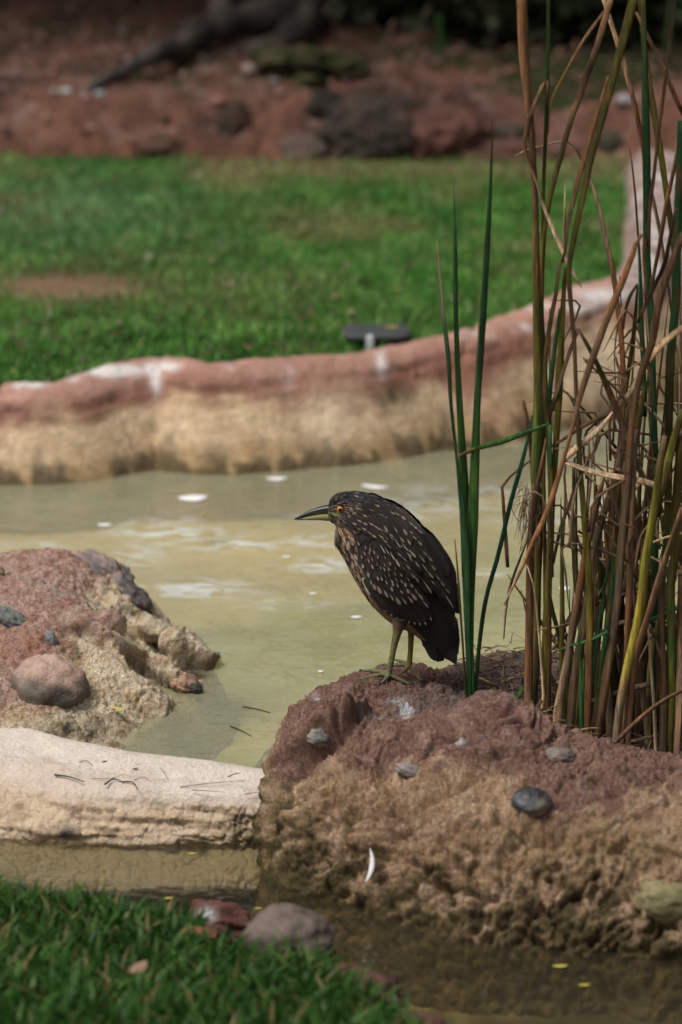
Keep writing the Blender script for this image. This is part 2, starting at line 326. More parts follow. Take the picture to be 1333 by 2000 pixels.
def water_mat(name, tint, murk_col, murk, patch_col=None):
    m, n, L, p = material(name); out = n['Material Output']; n.remove(p)
    tc = n.new('ShaderNodeTexCoord')
    def nz(scale, st, det=3, dist=0):
        mp = n.new('ShaderNodeMapping'); mp.inputs['Scale'].default_value = st; L.new(tc.outputs['Object'], mp.inputs[0])
        t = n.new('ShaderNodeTexNoise'); t.inputs['Scale'].default_value = scale; t.inputs['Detail'].default_value = det; t.inputs['Distortion'].default_value = dist; L.new(mp.outputs[0], t.inputs['Vector']); return t.outputs[0]
    b1 = n.new('ShaderNodeBump'); b1.inputs['Strength'].default_value = 1; b1.inputs['Distance'].default_value = .016; L.new(nz(5, (1, 1, 1), 3, .4), b1.inputs['Height'])
    b2 = n.new('ShaderNodeBump'); b2.inputs['Strength'].default_value = 1; b2.inputs['Distance'].default_value = .003; L.new(nz(30, (.6, 1, 1), 2, .2), b2.inputs['Height']); L.new(b1.outputs[0], b2.inputs['Normal'])
    tr = n.new('ShaderNodeBsdfTransparent'); tr.inputs[0].default_value = (*tint, 1)
    df = n.new('ShaderNodeBsdfDiffuse'); df.inputs[0].default_value = (*murk_col, 1)
    mx = n.new('ShaderNodeMixShader'); L.new(tr.outputs[0], mx.inputs[1]); L.new(df.outputs[0], mx.inputs[2])
    mr = n.new('ShaderNodeMapRange'); mr.inputs['To Min'].default_value = murk - .12; mr.inputs['To Max'].default_value = murk + .12; L.new(nz(2.5, (1, 1, 1)), mr.inputs[0]); L.new(mr.outputs[0], mx.inputs[0])
    body = mx.outputs[0]
    if patch_col is not None:
        # pale patches mixed over the water colour by mask and noise
        fd = n.new('ShaderNodeBsdfDiffuse'); fd.inputs[0].default_value = (*patch_col, 1)
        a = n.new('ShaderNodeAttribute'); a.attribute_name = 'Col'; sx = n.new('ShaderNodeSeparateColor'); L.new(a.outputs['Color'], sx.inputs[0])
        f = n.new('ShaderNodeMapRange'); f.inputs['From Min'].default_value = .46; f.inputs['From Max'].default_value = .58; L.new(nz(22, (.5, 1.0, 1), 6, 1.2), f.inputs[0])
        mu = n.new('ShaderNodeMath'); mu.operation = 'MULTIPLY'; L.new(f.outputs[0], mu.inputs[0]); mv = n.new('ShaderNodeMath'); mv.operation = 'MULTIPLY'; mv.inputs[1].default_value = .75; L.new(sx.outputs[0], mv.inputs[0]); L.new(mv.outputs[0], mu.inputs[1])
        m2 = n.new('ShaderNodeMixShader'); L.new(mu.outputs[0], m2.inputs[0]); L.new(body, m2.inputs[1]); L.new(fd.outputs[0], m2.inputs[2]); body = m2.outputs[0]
    gl = n.new('ShaderNodeBsdfGlossy'); gl.inputs['Roughness'].default_value = .03; L.new(b2.outputs[0], gl.inputs['Normal'])
    fr = n.new('ShaderNodeFresnel'); fr.inputs['IOR'].default_value = 1.33; L.new(b2.outputs[0], fr.inputs['Normal'])
    m3 = n.new('ShaderNodeMixShader'); L.new(fr.outputs[0], m3.inputs[0]); L.new(body, m3.inputs[1]); L.new(gl.outputs[0], m3.inputs[2]); L.new(m3.outputs[0], out.inputs[0])
    return m
xs = np.linspace(-5, 6, 300); ys = np.linspace(5.585, 12.6, 240); X, Y = np.meshgrid(xs, ys); Y = 12.6 - (12.6 - Y) * (12.6 - np.interp(X, [-1.6, -.6, -.5, -.36, -.2], [5.74, 5.71, 5.66, 5.61, 5.585])) / (12.6 - 5.585)
V = np.stack([X.ravel(), Y.ravel(), 0 * X.ravel()], 1); px, py = proj(V)
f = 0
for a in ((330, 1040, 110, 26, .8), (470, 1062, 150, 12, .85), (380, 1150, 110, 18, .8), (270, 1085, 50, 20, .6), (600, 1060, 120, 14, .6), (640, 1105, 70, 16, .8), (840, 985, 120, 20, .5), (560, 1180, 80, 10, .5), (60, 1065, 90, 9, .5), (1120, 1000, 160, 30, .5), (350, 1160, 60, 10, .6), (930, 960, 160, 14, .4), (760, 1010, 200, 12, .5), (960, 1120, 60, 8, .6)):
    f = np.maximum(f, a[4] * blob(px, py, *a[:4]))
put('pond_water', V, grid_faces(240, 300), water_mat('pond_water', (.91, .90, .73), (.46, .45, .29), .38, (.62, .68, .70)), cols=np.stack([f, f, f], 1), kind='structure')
xs = np.linspace(-4, 5, 60); ys = np.linspace(3.2, 5.60, 20); X, Y = np.meshgrid(xs, ys); V = np.stack([X.ravel(), Y.ravel(), 0 * X.ravel() - .07], 1)
put('channel_water', V, grid_faces(20, 60), water_mat('channel_water', (.86, .82, .68), (.10, .09, .055), .18), cols=np.zeros((len(V), 3)), kind='structure')

# ---- near bank, bottom left
SHORE = np.array([on(a, b, -.07)[:2] for a, b in ((-900, 1700), (-300, 1745), (0, 1775), (200, 1800), (330, 1815), (420, 1840), (520, 1880), (640, 1905), (740, 1950), (830, 2005), (930, 2090), (1000, 2200), (1050, 2400))])
def shore_d(x, y):
    out = np.full(len(x), 1e9); sg = np.ones(len(x))
    for a, b in zip(SHORE[:-1], SHORE[1:]):
        ab = b - a; t = np.clip(((x - a[0]) * ab[0] + (y - a[1]) * ab[1]) / (ab @ ab), 0, 1)
        dx, dy = x - a[0] - t * ab[0], y - a[1] - t * ab[1]; d = np.hypot(dx, dy); s = np.sign(ab[1] * (x - a[0]) - ab[0] * (y - a[1])); m = d < out
        out = np.where(m, d, out); sg = np.where(m, s, sg)
    return out * sg
def near_z(x, y):
    P = np.stack([x, y, 0 * x], 1); d = shore_d(x, y)
    return np.where(d > 0, -.075 + .075 * (1 - np.exp(-np.maximum(d, 0) / .09)) + .06 * d, -.075 + .8 * d) + .010 * fbm(P, 9, 3, 61) + .006 * fbm(P, 30, 2, 62)
xs = np.linspace(-3, 1.2, 300); ys = np.linspace(3.0, 5.5, 190); X, Y = np.meshgrid(xs, ys); x, y = X.ravel(), Y.ravel()
V = np.stack([x, y, near_z(x, y)], 1); F, used = keep_faces(grid_faces(190, 300), V[:, 2] > -.24); V = V[used]
n1 = fbm(V, 8, 4, 63); c = mix(np.tile([.20, .09, .07], (len(V), 1)), [.10, .05, .038], sstep(-.2, .4, n1))
put('near_bank', V, F, M_SOIL, cols=c, kind='structure')
# ================================================================== ROCKS ROUND THE POND
def rock_field(ctrl, x0, x1, y0, y1, step, zmin):
    f = tps(ctrl, 2e-5); nx, ny = int((x1 - x0) / step), int((y1 - y0) / step)
    X, Y = np.meshgrid(np.linspace(x0, x1, nx), np.linspace(y0, y1, ny)); Z = f(X, Y)
    V = np.stack([X.ravel(), Y.ravel(), Z], 1); F = grid_faces(ny, nx); return V, F, Z > zmin, f
def lump(V, freq, seed):
    """rounded nodules with creases between them"""
    a, b = worley(V + .012 * np.stack([noise(V, 30, seed + 5), noise(V, 30, seed + 6), noise(V, 30, seed + 7)], 1), freq, seed)
    return np.sqrt(np.minimum(b - a, .4) / .4)

def hit(V, x, y, tol=7, sink=0.0):
    """point of a rock's surface seen at photo pixel (x, y)"""
    a, b = proj(V); k = np.where((np.abs(a - x) < tol) & (np.abs(b - y) < tol))[0]; j = k[np.argmin(V[k, 1])]; p = V[j]; d_ = p - np.array([0, 0, CAM_H]); return at(x, y, p[1]) + d_ / np.linalg.norm(d_) * sink

# ---- ledge the heron stands on: front ridge, heron's hump, planting hollow, back rim
C = []
FRONT = [(500, 1660), (530, 1708), (620, 1745), (700, 1770), (800, 1800), (900, 1830), (1050, 1850), (1200, 1860), (1333, 1870), (1500, 1880), (1700, 1890)]
for a in FRONT:
    p = on(*a, -.07); C.append(p); C.append(p + [-.02, -.10, -.16])
C += [at(*a) for a in ((545, 1600, 5.40), (620, 1610, 5.31), (700, 1620, 5.27), (850, 1640, 5.18), (1000, 1640, 5.13), (1150, 1680, 5.06), (1333, 1700, 5.0), (1500, 1720, 4.97), (1700, 1730, 4.95),
                       (555, 1500, 5.53), (620, 1500, 5.46), (700, 1500, 5.42), (850, 1510, 5.37), (1000, 1510, 5.33), (1150, 1545, 5.27), (1333, 1570, 5.22), (1500, 1580, 5.2), (1700, 1590, 5.18),
                       (600, 1425, 5.62), (700, 1432, 5.57), (800, 1436, 5.54), (880, 1412, 5.53), (960, 1376, 5.55), (1050, 1408, 5.52), (1130, 1456, 5.48), (1250, 1500, 5.42), (1333, 1514, 5.38), (1500, 1525, 5.36), (1700, 1510, 5.35),
                       (760, 1410, 5.70), (690, 1405, 5.69), (830, 1402, 5.74), (875, 1394, 5.78), (570, 1420, 5.70), (600, 1372, 5.80), (660, 1335, 5.90), (740, 1322, 5.955), (770, 1328, 5.95), (800, 1337, 5.95), (850, 1346, 5.95), (740, 1360, 5.8), (820, 1375, 5.8),
                       (900, 1326, 6.08), (960, 1294, 6.15), (1020, 1278, 6.2), (1080, 1280, 6.2), (1200, 1286, 6.2), (1333, 1288, 6.2), (1500, 1290, 6.2), (1700, 1290, 6.2))]
for X_, z1, z2 in ((.30, .085, .07), (.45, .06, .055), (.60, .02, .03), (.75, -.005, .015), (1.0, -.01, .01), (1.2, -.01, .01)):
    C += [np.array([X_, 5.73, z1]), np.array([X_, 5.90, z2]), np.array([X_ + .02, 6.38, -.02]), np.array([X_ + .02, 6.52, -.2])]
C += [np.array([.12, 6.22, .0]), np.array([.2, 6.32, -.1]), np.array([-.02, 6.12, .0]), np.array([.07, 6.3, -.2]), np.array([-.1, 6.05, -.06]), np.array([-.05, 6.2, -.2])]
C += [on(548, 1440, -.02), on(522, 1490, -.02), on(505, 1570, -.05), on(505, 1400, -.2), on(470, 1480, -.2), on(450, 1560, -.2), on(455, 1640, -.2)]
V, F, ok, ledge_f = rock_field(C, -.26, 1.15, 4.80, 6.5, .0033, -.2)
N = normals(V, F); px, py = proj(V)
l1 = lump(V, 14, 71); l2 = lump(V, 34, 72); l3 = lump(V, 80, 73); rid = 1 - np.abs(fbm(V * [1, 1.4, 1], 5.5, 3, 74)) * 2.2
low = sstep(.15, .06, V[:, 2] + .03 * fbm(V, 6, 2, 75))
rg = sstep(-.35, .25, fbm(V, 5, 2, 78))
d = .010 * fbm(V, 5, 3, 76) + .006 * rid + (.008 + .030 * low * rg) * (l1 - .75) - .022 * low * sstep(.32, .12, worley(V, 11, 79)[0]) + (.003 + .015 * low) * (l2 - .7) + (.004 + .005 * low) * (l3 - .6) + .007 * fbm(V, 70, 3, 77) * (1 - .4 * low) + .0055 * noise(V, 165, 80)
# long folds that run down the face
def fold(pts, w, h):
    P = catmull(np.array([(a, b, 0) for a, b in pts]), 60)[:, :2]; dd = np.min(np.hypot(px[:, None] - P[None, :, 0], py[:, None] - P[None, :, 1]), 1); return h * np.exp(-(dd / w) ** 2)
sel = (px > 480) & (px < 1400) & (py < 1900)
fl = np.zeros(len(V)); idx = np.where(sel)[0]; spx, spy = px, py; px, py = px[idx], py[idx]
fl[idx] = 2.0 * (fold([(705, 1398), (650, 1440), (600, 1475), (560, 1500), (540, 1560), (525, 1640)], 13, .022) + fold([(715, 1415), (665, 1455), (610, 1492), (575, 1530), (560, 1600)], 8, -.014)
           + fold([(960, 1500), (880, 1530), (790, 1580), (750, 1640), (740, 1700)], 13, .018) + fold([(960, 1525), (890, 1560), (810, 1605), (775, 1660)], 9, -.014)
           + fold([(1140, 1560), (1060, 1600), (1000, 1640), (960, 1700)], 13, .014) + fold([(560, 1540), (548, 1620), (560, 1700)], 8, -.016) + fold([(1000, 1400), (900, 1440), (840, 1480), (720, 1500)], 10, -.012)
           + fold([(980, 1600), (1030, 1640), (1100, 1650)], 14, -.02) + fold([(700, 1345), (640, 1380), (600, 1400)], 12, .008) + fold([(670, 1425), (740, 1440), (860, 1452)], 8, .008))
px, py = spx, spy
sq = (px * .45 + py * .9) / 80 + 1.3 * fbm(V, 4.5, 3, 84); tq = (px * .9 - py * .45) / 330
nq = noise(np.stack([sq, tq, 0 * sq], 1), 1, 85); nq2 = noise(np.stack([sq * 2.1 + 5, tq * 2.5, 0 * sq], 1), 1, 86)
fm = sstep(5.70, 5.58, V[:, 1]) * sstep(-.14, -.05, V[:, 2])
fl += 1.2 * fm * (.020 * (1 - np.abs(nq) * 2.2) - .020 * np.exp(-(nq / .05) ** 2) + .007 * (1 - np.abs(nq2) * 2.2) - .009 * np.exp(-(nq2 / .06) ** 2) * sstep(-.2, .3, fbm(V, 7, 2, 87)))
calm = np.clip(blob(px, py, 755, 1318, 60, 14) + blob(px, py, 1130, 1300, 320, 60) * .6, 0, 1)
d = (d * (1 - .75 * calm) + fl * (1 - calm)) * (.45 + .55 * sstep(520, 590, px))
V = V + N * d[:, None]
z = V[:, 2]; n1 = fbm(V, 6, 4, 81); n2 = fbm(V, 22, 4, 82); n3 = fbm(V, 3, 3, 83)
zz = z + .05 * n1 + .05 * n3 + .02 * n2
c = mix(np.tile([.265, .148, .11], (len(V), 1)), [.40, .25, .19], sstep(-.1, .5, n2) * .8)
c = mix(c, [.195, .112, .085], .6 * sstep(.0, .4, n3))
gr_ = noise(V, 150, 88); c = c * (1 + .55 * gr_)[:, None]; tl = np.interp(px, [480, 540, 575, 620, 700, 800, 900, 1000, 1100, 1200, 1333, 1500], [1370, 1415, 1465, 1478, 1492, 1505, 1520, 1560, 1610, 1600, 1570, 1570])
tanm = sstep(-30, 40, py - tl + 70 * n1 + 45 * n3 + 25 * n2)
c = mix(c, mix(np.tile([.45, .285, .165], (len(V), 1)), [.57, .39, .255], sstep(-.2, .3, n2)), tanm)
c = c * (1 + .4 * gr_ * tanm)[:, None]
alg = sstep(.06, -.025, zz + .08 * n2) * tanm
c = mix(c, mix(np.tile([.075, .062, .022], (len(V), 1)), [.22, .15, .065], sstep(-.1, .35, n2)), .88 * alg)
c = mix(c, [.17, .155, .04], np.clip(.55 * blob(px, py, 1150, 1660, 190, 45) * (.6 + n2), 0, 1))
c = mix(c, [.16, .125, .11], np.clip(sstep(840, 900, px) * sstep(1400, 1350, py) * .8, 0, 1)); c = mix(c, [.20, .165, .15], .55 * blob(px, py, 860, 1370, 60, 30))
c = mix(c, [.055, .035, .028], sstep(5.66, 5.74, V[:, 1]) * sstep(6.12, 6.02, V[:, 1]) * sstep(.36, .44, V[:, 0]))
wh = 0
for a in ((795, 1393, 14, 10), (770, 1368, 16, 6), (790, 1385, 10, 14), (722, 1408, 20, 6), (745, 1415, 12, 6), (760, 1428, 6, 8), (905, 1460, 12, 8), (620, 1375, 8, 10), (950, 1450, 6, 10)): wh = np.maximum(wh, blob(px, py, *a))
c = mix(c, [.72, .72, .74], np.clip(wh * (.75 + 1.6 * n2), 0, .9))
F, used = keep_faces(F, ok); LV = V[used]
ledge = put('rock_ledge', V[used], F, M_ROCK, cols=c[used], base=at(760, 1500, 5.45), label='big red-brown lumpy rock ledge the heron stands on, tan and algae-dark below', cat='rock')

# ---- stones: ellipsoids worn and dented
def stone_mesh(center, r, seed, rough=.12, freq=2.2, rot=0, flat=0, n=34):
    th = np.linspace(0, np.pi, n); ph = np.linspace(0, 2 * np.pi, 2 * n, endpoint=False); T, Ph = np.meshgrid(th, ph, indexing='ij')
    U = np.stack([np.sin(T) * np.cos(Ph), np.sin(T) * np.sin(Ph), np.cos(T)], -1).reshape(-1, 3)
    w, _ = worley(U + seed * 3.1, 1.3, seed); q = 1 + 1.6 * rough * fbm(U + seed * 5.7, freq, 5, seed, .55) - .16 * rough / .12 * (w - .5) + flat * -.15 * np.maximum(U[:, 2], 0)
    P = U * q[:, None] * np.asarray(r); a = rot; Rm = np.array([[np.cos(a), 0, np.sin(a)], [0, 1, 0], [-np.sin(a), 0, np.cos(a)]])
    return P @ Rm.T + np.asarray(center), grid_faces(n, 2 * n, True), U
def stone(name, center, r, seed, colf, parent=None, mat=None, **kw):
    g = {k: kw.pop(k) for k in ('rough', 'freq', 'rot', 'flat', 'n') if k in kw}
    V, F, U = stone_mesh(center, r, seed, **g); c = colf(V, U)
    return put(name, V, F, mat or M_STONE, parent=parent, cols=c, base=None if parent is not None else np.asarray(center) - [0, 0, r[2]], **kw)
def two(a, b, seed, f=9, lo=-.2, hi=.4, top=None, tm=.8):
    def g(V, U):
        c = mix(np.tile(a, (len(V), 1)), b, sstep(lo, hi, fbm(V, f, 4, seed)))
        if top is not None: c = mix(c, top, tm * sstep(.1, .75, U[:, 2] + .5 * fbm(V, f * 1.5, 3, seed + 1)))
        return c
    return g
stone('stone', hit(LV, 1040, 1562, sink=.012), (.039, .034, .036), 3, two([.06, .065, .07], [.14, .125, .10], 5, 20, top=[.016, .015, .015], tm=1), ledge, flat=2.2, rough=.07, rot=.1, label='glossy dark grey cobble with flat black top set in the ledge face', mat=attr_mat('wet_cobble', .5, ((30, .2), (200, .3)), ((160, .002),), .5))
stone('stone', hit(LV, 1092, 1476, sink=.014), (.034, .024, .018), 4, two([.20, .15, .12], [.12, .095, .085], 6, 22), ledge, rough=.1)
stone('stone', hit(LV, 1305, 1758, sink=.015), (.062, .045, .042), 5, two([.14, .125, .055], [.22, .18, .09], 7, 16), ledge, rough=.1, label='olive algae-coated round stone low in the ledge')
stone('stone', hit(LV, 614, 1437, sink=.020), (.034, .026, .022), 6, two([.15, .15, .13], [.24, .22, .18], 8, 24), ledge, rough=.12, rot=.5, label='grey-green stone plug in the left shoulder of the ledge')
stone('stone', hit(LV, 800, 1506, sink=.015), (.028, .018, .014), 7, two([.13, .13, .125], [.22, .19, .17], 9, 24), ledge, rough=.15, rot=.4)

# ---- rock outcrop on the left
C = []
WL = [(288, 1205), (335, 1240), (395, 1283), (408, 1305), (390, 1342), (325, 1388), (255, 1430), (225, 1470)]
for a in WL: C.append(on(*a, 0)); C += [on(a[0] + 60, a[1] + 6, -.16), on(a[0] + 150, a[1] + 12, -.3), on(a[0] + 320, a[1] + 16, -.4)]
C += [at(*a) for a in ((0, 1107, 6.55), (60, 1099, 6.55), (130, 1094, 6.6), (200, 1108, 6.65), (250, 1142, 6.7), (0, 1180, 6.3), (100, 1180, 6.3), (180, 1190, 6.4), (240, 1210, 6.5), (0, 1260, 6.1), (100, 1260, 6.12), (180, 1280, 6.15), (260, 1280, 6.24), (330, 1278, 6.33),
                       (270, 1330, 6.18), (300, 1362, 6.1), (0, 1330, 5.98), (100, 1350, 5.97), (180, 1360, 6.0), (250, 1375, 6.05), (20, 1400, 5.9), (120, 1425, 5.88), (195, 1440, 5.9), (365, 1282, 6.37), (300, 1245, 6.41), (340, 1262, 6.37), (270, 1225, 6.46), (390, 1292, 6.37), (330, 1330, 6.23), (300, 1310, 6.25), (360, 1310, 6.35),
                       (-250, 1107, 6.5), (-250, 1250, 6.1), (-250, 1400, 5.88), (-600, 1110, 6.5), (-600, 1250, 6.1), (-600, 1400, 5.88))]
for X_ in (-1.4, -1.05, -.78, -.62): C += [np.array([X_, 6.85, .1]), np.array([X_, 7.1, -.2])]
C += [np.array([-.45, 6.95, -.1]), np.array([-.4, 6.85, -.02]), np.array([-.3, 7.1, -.2]), np.array([-1.4, 5.7, .0]), np.array([-1.0, 5.72, .0]), np.array([-.7, 5.73, .0]), np.array([-.5, 5.76, -.02])]
V, F, ok, out_f = rock_field(C, -1.5, -.12, 5.68, 7.12, .0036, -.3)
wlp = np.array([on(*a, 0)[:2] for a in [(150, 1150), (285, 1185)] + WL + [(205, 1540)]]); od = np.full(len(V), 9.0); osg = np.ones(len(V))
for a_, b_ in zip(wlp[:-1], wlp[1:]):
    ab = b_ - a_; t_ = np.clip(((V[:, :2] - a_) @ ab) / (ab @ ab), 0, 1); dd = V[:, :2] - a_ - t_[:, None] * ab; dn = np.hypot(*dd.T); sg_ = np.sign(ab[0] * (V[:, 1] - a_[1]) - ab[1] * (V[:, 0] - a_[0])); m_ = dn < od; od = np.where(m_, dn, od); osg = np.where(m_, sg_, osg)
od = od * osg; V[:, 2] = np.where(od > 0, np.minimum(V[:, 2], .015 - 2.2 * od), V[:, 2]); ok = V[:, 2] > -.17
N = normals(V, F); px, py = proj(V)
# fingers of the lower slope, running down towards the water
q = np.stack([(px - 150) * .55 + (py - 1200) * 1.0, (px - 150) - (py - 1200) * .55, 0 * px], 1)
fing = noise(np.stack([q[:, 0] * 0 + q[:, 1] * .003, (px * .42 - py * .9) * .016 + .6 * noise(V, 5, 90), 0 * px], 1), 1, 91)
slope = sstep(.19, .09, V[:, 2]) * sstep(150, 230, px) * sstep(-.02, .03, V[:, 2])
pit, _ = worley(V, 42, 92); pit2, _ = worley(V, 85, 93); reg = sstep(-.15, .3, fbm(V, 5, 3, 94))
d = .008 * fbm(V, 4.5, 3, 95) + .008 * fbm(V, 16, 3, 96) + .006 * fbm(V, 70, 3, 97) + .004 * noise(V, 160, 99) + slope * (.018 * fing + .006) - slope * (.010 * sstep(.38, .2, pit) + .006 * sstep(.4, .22, pit2)) * (.35 + .65 * reg) + .006 * (lump(V, 40, 98) - .5) * (1 - slope)
d += (fold([(215, 1185), (280, 1225), (345, 1258), (402, 1292)], 14, .030) + fold([(170, 1215), (240, 1255), (310, 1300), (360, 1325)], 12, .018) + fold([(190, 1205), (265, 1245), (335, 1283), (385, 1318)], 9, -.022) + fold([(140, 1250), (200, 1290), (270, 1340), (320, 1385)], 26, .016) + fold([(160, 1235), (230, 1280), (300, 1330), (350, 1362)], 9, -.020)) * (od < .05)
V = V + N * d[:, None]; z = V[:, 2]
n1 = fbm(V, 6, 4, 101); n2 = fbm(V, 24, 4, 102); n3 = fbm(V, 3, 3, 103)
c = mix(np.tile([.58, .385, .31], (len(V), 1)), [.43, .235, .17], sstep(-.1, .4, n2)); c = mix(c, [.52, .40, .35], .7 * sstep(.15, .5, n1)); c = mix(c, [.42, .19, .11], .6 * blob(px, py, 60, 1270, 130, 50))
cr = sstep(.175, .125, z + .05 * n1 + .02 * n2) ; cr = np.maximum(cr * sstep(70, 170, px + 60 * n3), sstep(.075, .045, z + .02 * n1))
c = mix(c, mix(np.tile([.82, .68, .48], (len(V), 1)), [.66, .48, .30], sstep(-.1, .4, n2)), cr)
c = mix(c, [.07, .06, .035], np.clip(cr * sstep(.3, .65, n2 + .6 * n1) * .6, 0, 1)); c = mix(c, [.10, .09, .05], np.clip(.9 * blob(px, py, 150, 1430, 80, 28) * (.8 + n2), 0, 1)); c = mix(c, [.2, .14, .08], np.clip(.8 * blob(px, py, 140, 1235, 40, 28) * (.7 + n2), 0, 1))
c = mix(c, [.3, .23, .13], .5 * sstep(.02, -.01, z)); c = mix(c, [.30, .28, .14], .9 * sstep(-.015, -.05, z))
c = mix(c, [.2, .08, .06], .8 * blob(px, py, 405, 1300, 12, 16))
F, used = keep_faces(F, ok); OV = V[used]
outc = put('rock_outcrop', V[used], F, M_ROCK, cols=c[used], base=at(120, 1300, 6.1), label='pinkish rock outcrop with pitted cream lower slope at the left water edge', cat='rock')
stone('stone', hit(OV, 97, 1345, sink=.03), (.088, .07, .072), 13, two([.13, .105, .08], [.06, .05, .04], 15, 12, top=[.42, .28, .22]), outc, rough=.09, rot=.15, label='large round brown stone with paler top')
stone('stone', at(205, 1122, 6.66), (.085, .06, .04), 14, two([.17, .14, .135], [.33, .22, .18], 16, 12), outc, rough=.2, rot=.5, label='dark grey-brown long stone at the back edge')
stone('stone', at(258, 1172, 6.62), (.06, .05, .038), 22, two([.09, .075, .07], [.17, .13, .11], 16, 12), outc, rough=.16, rot=.75)
stone('stone', at(244, 1174, 6.555), (.018, .018, .015), 15, two([.40, .28, .22], [.30, .2, .16], 17, 20), outc, rough=.1)
stone('stone', hit(OV, 18, 1208, sink=.012), (.05, .03, .022), 16, two([.13, .14, .13], [.2, .19, .17], 18, 20), outc, rough=.15, rot=.5, label='dark grey-green slab chip')
stone('stone', hit(OV, 101, 1250, sink=.008), (.013, .012, .024), 17, two([.16, .16, .165], [.22, .21, .2], 19, 30), outc, rough=.15, rot=-.35)
stone('stone', hit(OV, 362, 1335, sink=.016), (.034, .03, .024), 18, two([.33, .2, .13], [.2, .12, .085], 20, 20), outc, rough=.15, rot=.3)
stone('stone', hit(OV, 362, 1335, sink=-.004) + [.026, 0, -.012], (.014, .014, .015), 19, two([.03, .028, .026], [.08, .07, .06], 21, 30), outc, rough=.15)

# ---- pale sill (weir) between the pond and the channel
kx = [-900, -300, 0, 63, 126, 252, 378, 504, 560, 640]
rows = [([1395, 1395, 1400, 1405, 1412, 1445, 1462, 1482, 1492, 1500], -.16, .05), ([1402, 1402, 1410, 1416, 1432, 1462, 1478, 1500, 1505, 1510], -.04, 0), ([1407, 1407, 1421, 1428, 1446, 1472, 1485, 1504, 1509, 1514], .026, 0),
        ([1450, 1450, 1460, 1466, 1490, 1515, 1525, 1537, 1540, 1542], .032, 0), ([1480, 1480, 1492, 1500, 1530, 1540, 1549, 1555, 1557, 1560], .028, 0), ([1500, 1500, 1515, 1525, 1552, 1560, 1568, 1573, 1575, 1578], .012, 0),
        ([1560, 1560, 1575, 1583, 1592, 1597, 1600, 1603, 1604, 1606], -.02, 0), ([1610, 1610, 1622, 1628, 1632, 1634, 1636, 1638, 1640, 1640], -.055, 0), ([1632, 1632, 1642, 1646, 1650, 1652, 1653, 1655, 1656, 1656], -.078, 0),
        ([1680, 1680, 1685, 1690, 1694, 1696, 1696, 1695, 1694, 1692], -.094, 0), ([1712, 1712, 1716, 1720, 1724, 1728, 1728, 1724, 1718, 1712], -.108, 0), ([1740, 1740, 1744, 1748, 1752, 1756, 1756, 1752, 1746, 1740], -.2, 0)]
fx = np.concatenate([np.linspace(-900, -20, 100), np.linspace(-16, 640, 330)]); G = []
for ky, zz, back in rows:
    yy = np.interp(fx, kx, ky); G.append(np.array([on(a, b, zz) + [0, back, 0] for a, b in zip(fx, yy)]))
G[1] = G[2] + [0, .022, -.05]; G[0] = G[2] + [0, .05, -.2]; G = np.array(G); nr = 260; Vg = np.stack([catmull(G[:, j], nr) for j in range(len(fx))], 1); V = Vg.reshape(-1, 3); F = grid_faces(nr, len(fx)); N = -normals(V, F)
N = N * np.sign((N * [0, -1, 1.]).sum()); px, py = proj(V); z = V[:, 2]
face = sstep(.022, -.005, z) * np.repeat(sstep(.38, .45, np.arange(nr) / nr), len(fx)); st = noise(V * [.6, .6, 9], 7, 111)
backm = np.repeat(sstep(60, 110, np.arange(nr)), len(fx)); cr1, cr2 = worley(V * [.7, .7, 2.2], 16, 120); crk = np.exp(-((cr2 - cr1) / .035) ** 2) * sstep(-.1, .35, fbm(V, 4, 2, 121))
d = .007 * fbm(V, 6, 3, 112) + .0025 * fbm(V, 26, 3, 113) - .010 * face * crk + face * (.012 * fbm(V * [1, 1, 2.5], 9, 3, 114) + (.014 * st) + .006 * (lump(V, 30, 115) - .5)) + .0012 * fbm(V, 90, 2, 116)
d += face * sstep(400, 480, px) * .012 * (lump(V, 45, 117) - .3)
V = V + N * (d * (.15 + .85 * backm))[:, None]; n1 = fbm(V, 6, 4, 118); n2 = fbm(V * [1, 1, 3], 20, 4, 119)
c = mix(np.tile([.60, .52, .445], (len(V), 1)), [.50, .40, .325], sstep(-.2, .4, n1) * .7)
c = mix(c, mix(np.tile([.52, .40, .28], (len(V), 1)), [.40, .29, .19], sstep(-.1, .4, n2)), sstep(.026, -.008, z + .016 * n1) * np.repeat(sstep(.38, .45, np.arange(nr) / nr), len(fx)))
c = mix(c, [.13, .1, .06], np.clip(face * sstep(.4, .7, n2 + .4 * n1) * .6, 0, 1)); c = mix(c, [.14, .11, .055], np.clip(.8 * blob(px, py, 490, 1620, 60, 40) * (.7 + n2), 0, 1)); c = mix(c, [.07, .06, .045], np.clip(1.2 * blob(px, py, 135, 1625, 22, 14) * (.8 + n2), 0, 1))
c = mix(c, [.40, .34, .24], sstep(-.065, -.075, z))
put('rock_sill', V, F, M_SILL, cols=c, base=on(260, 1640, -.07), label='pale cream flat-topped rock sill holding back the pond, littered with twigs', cat='rock sill')

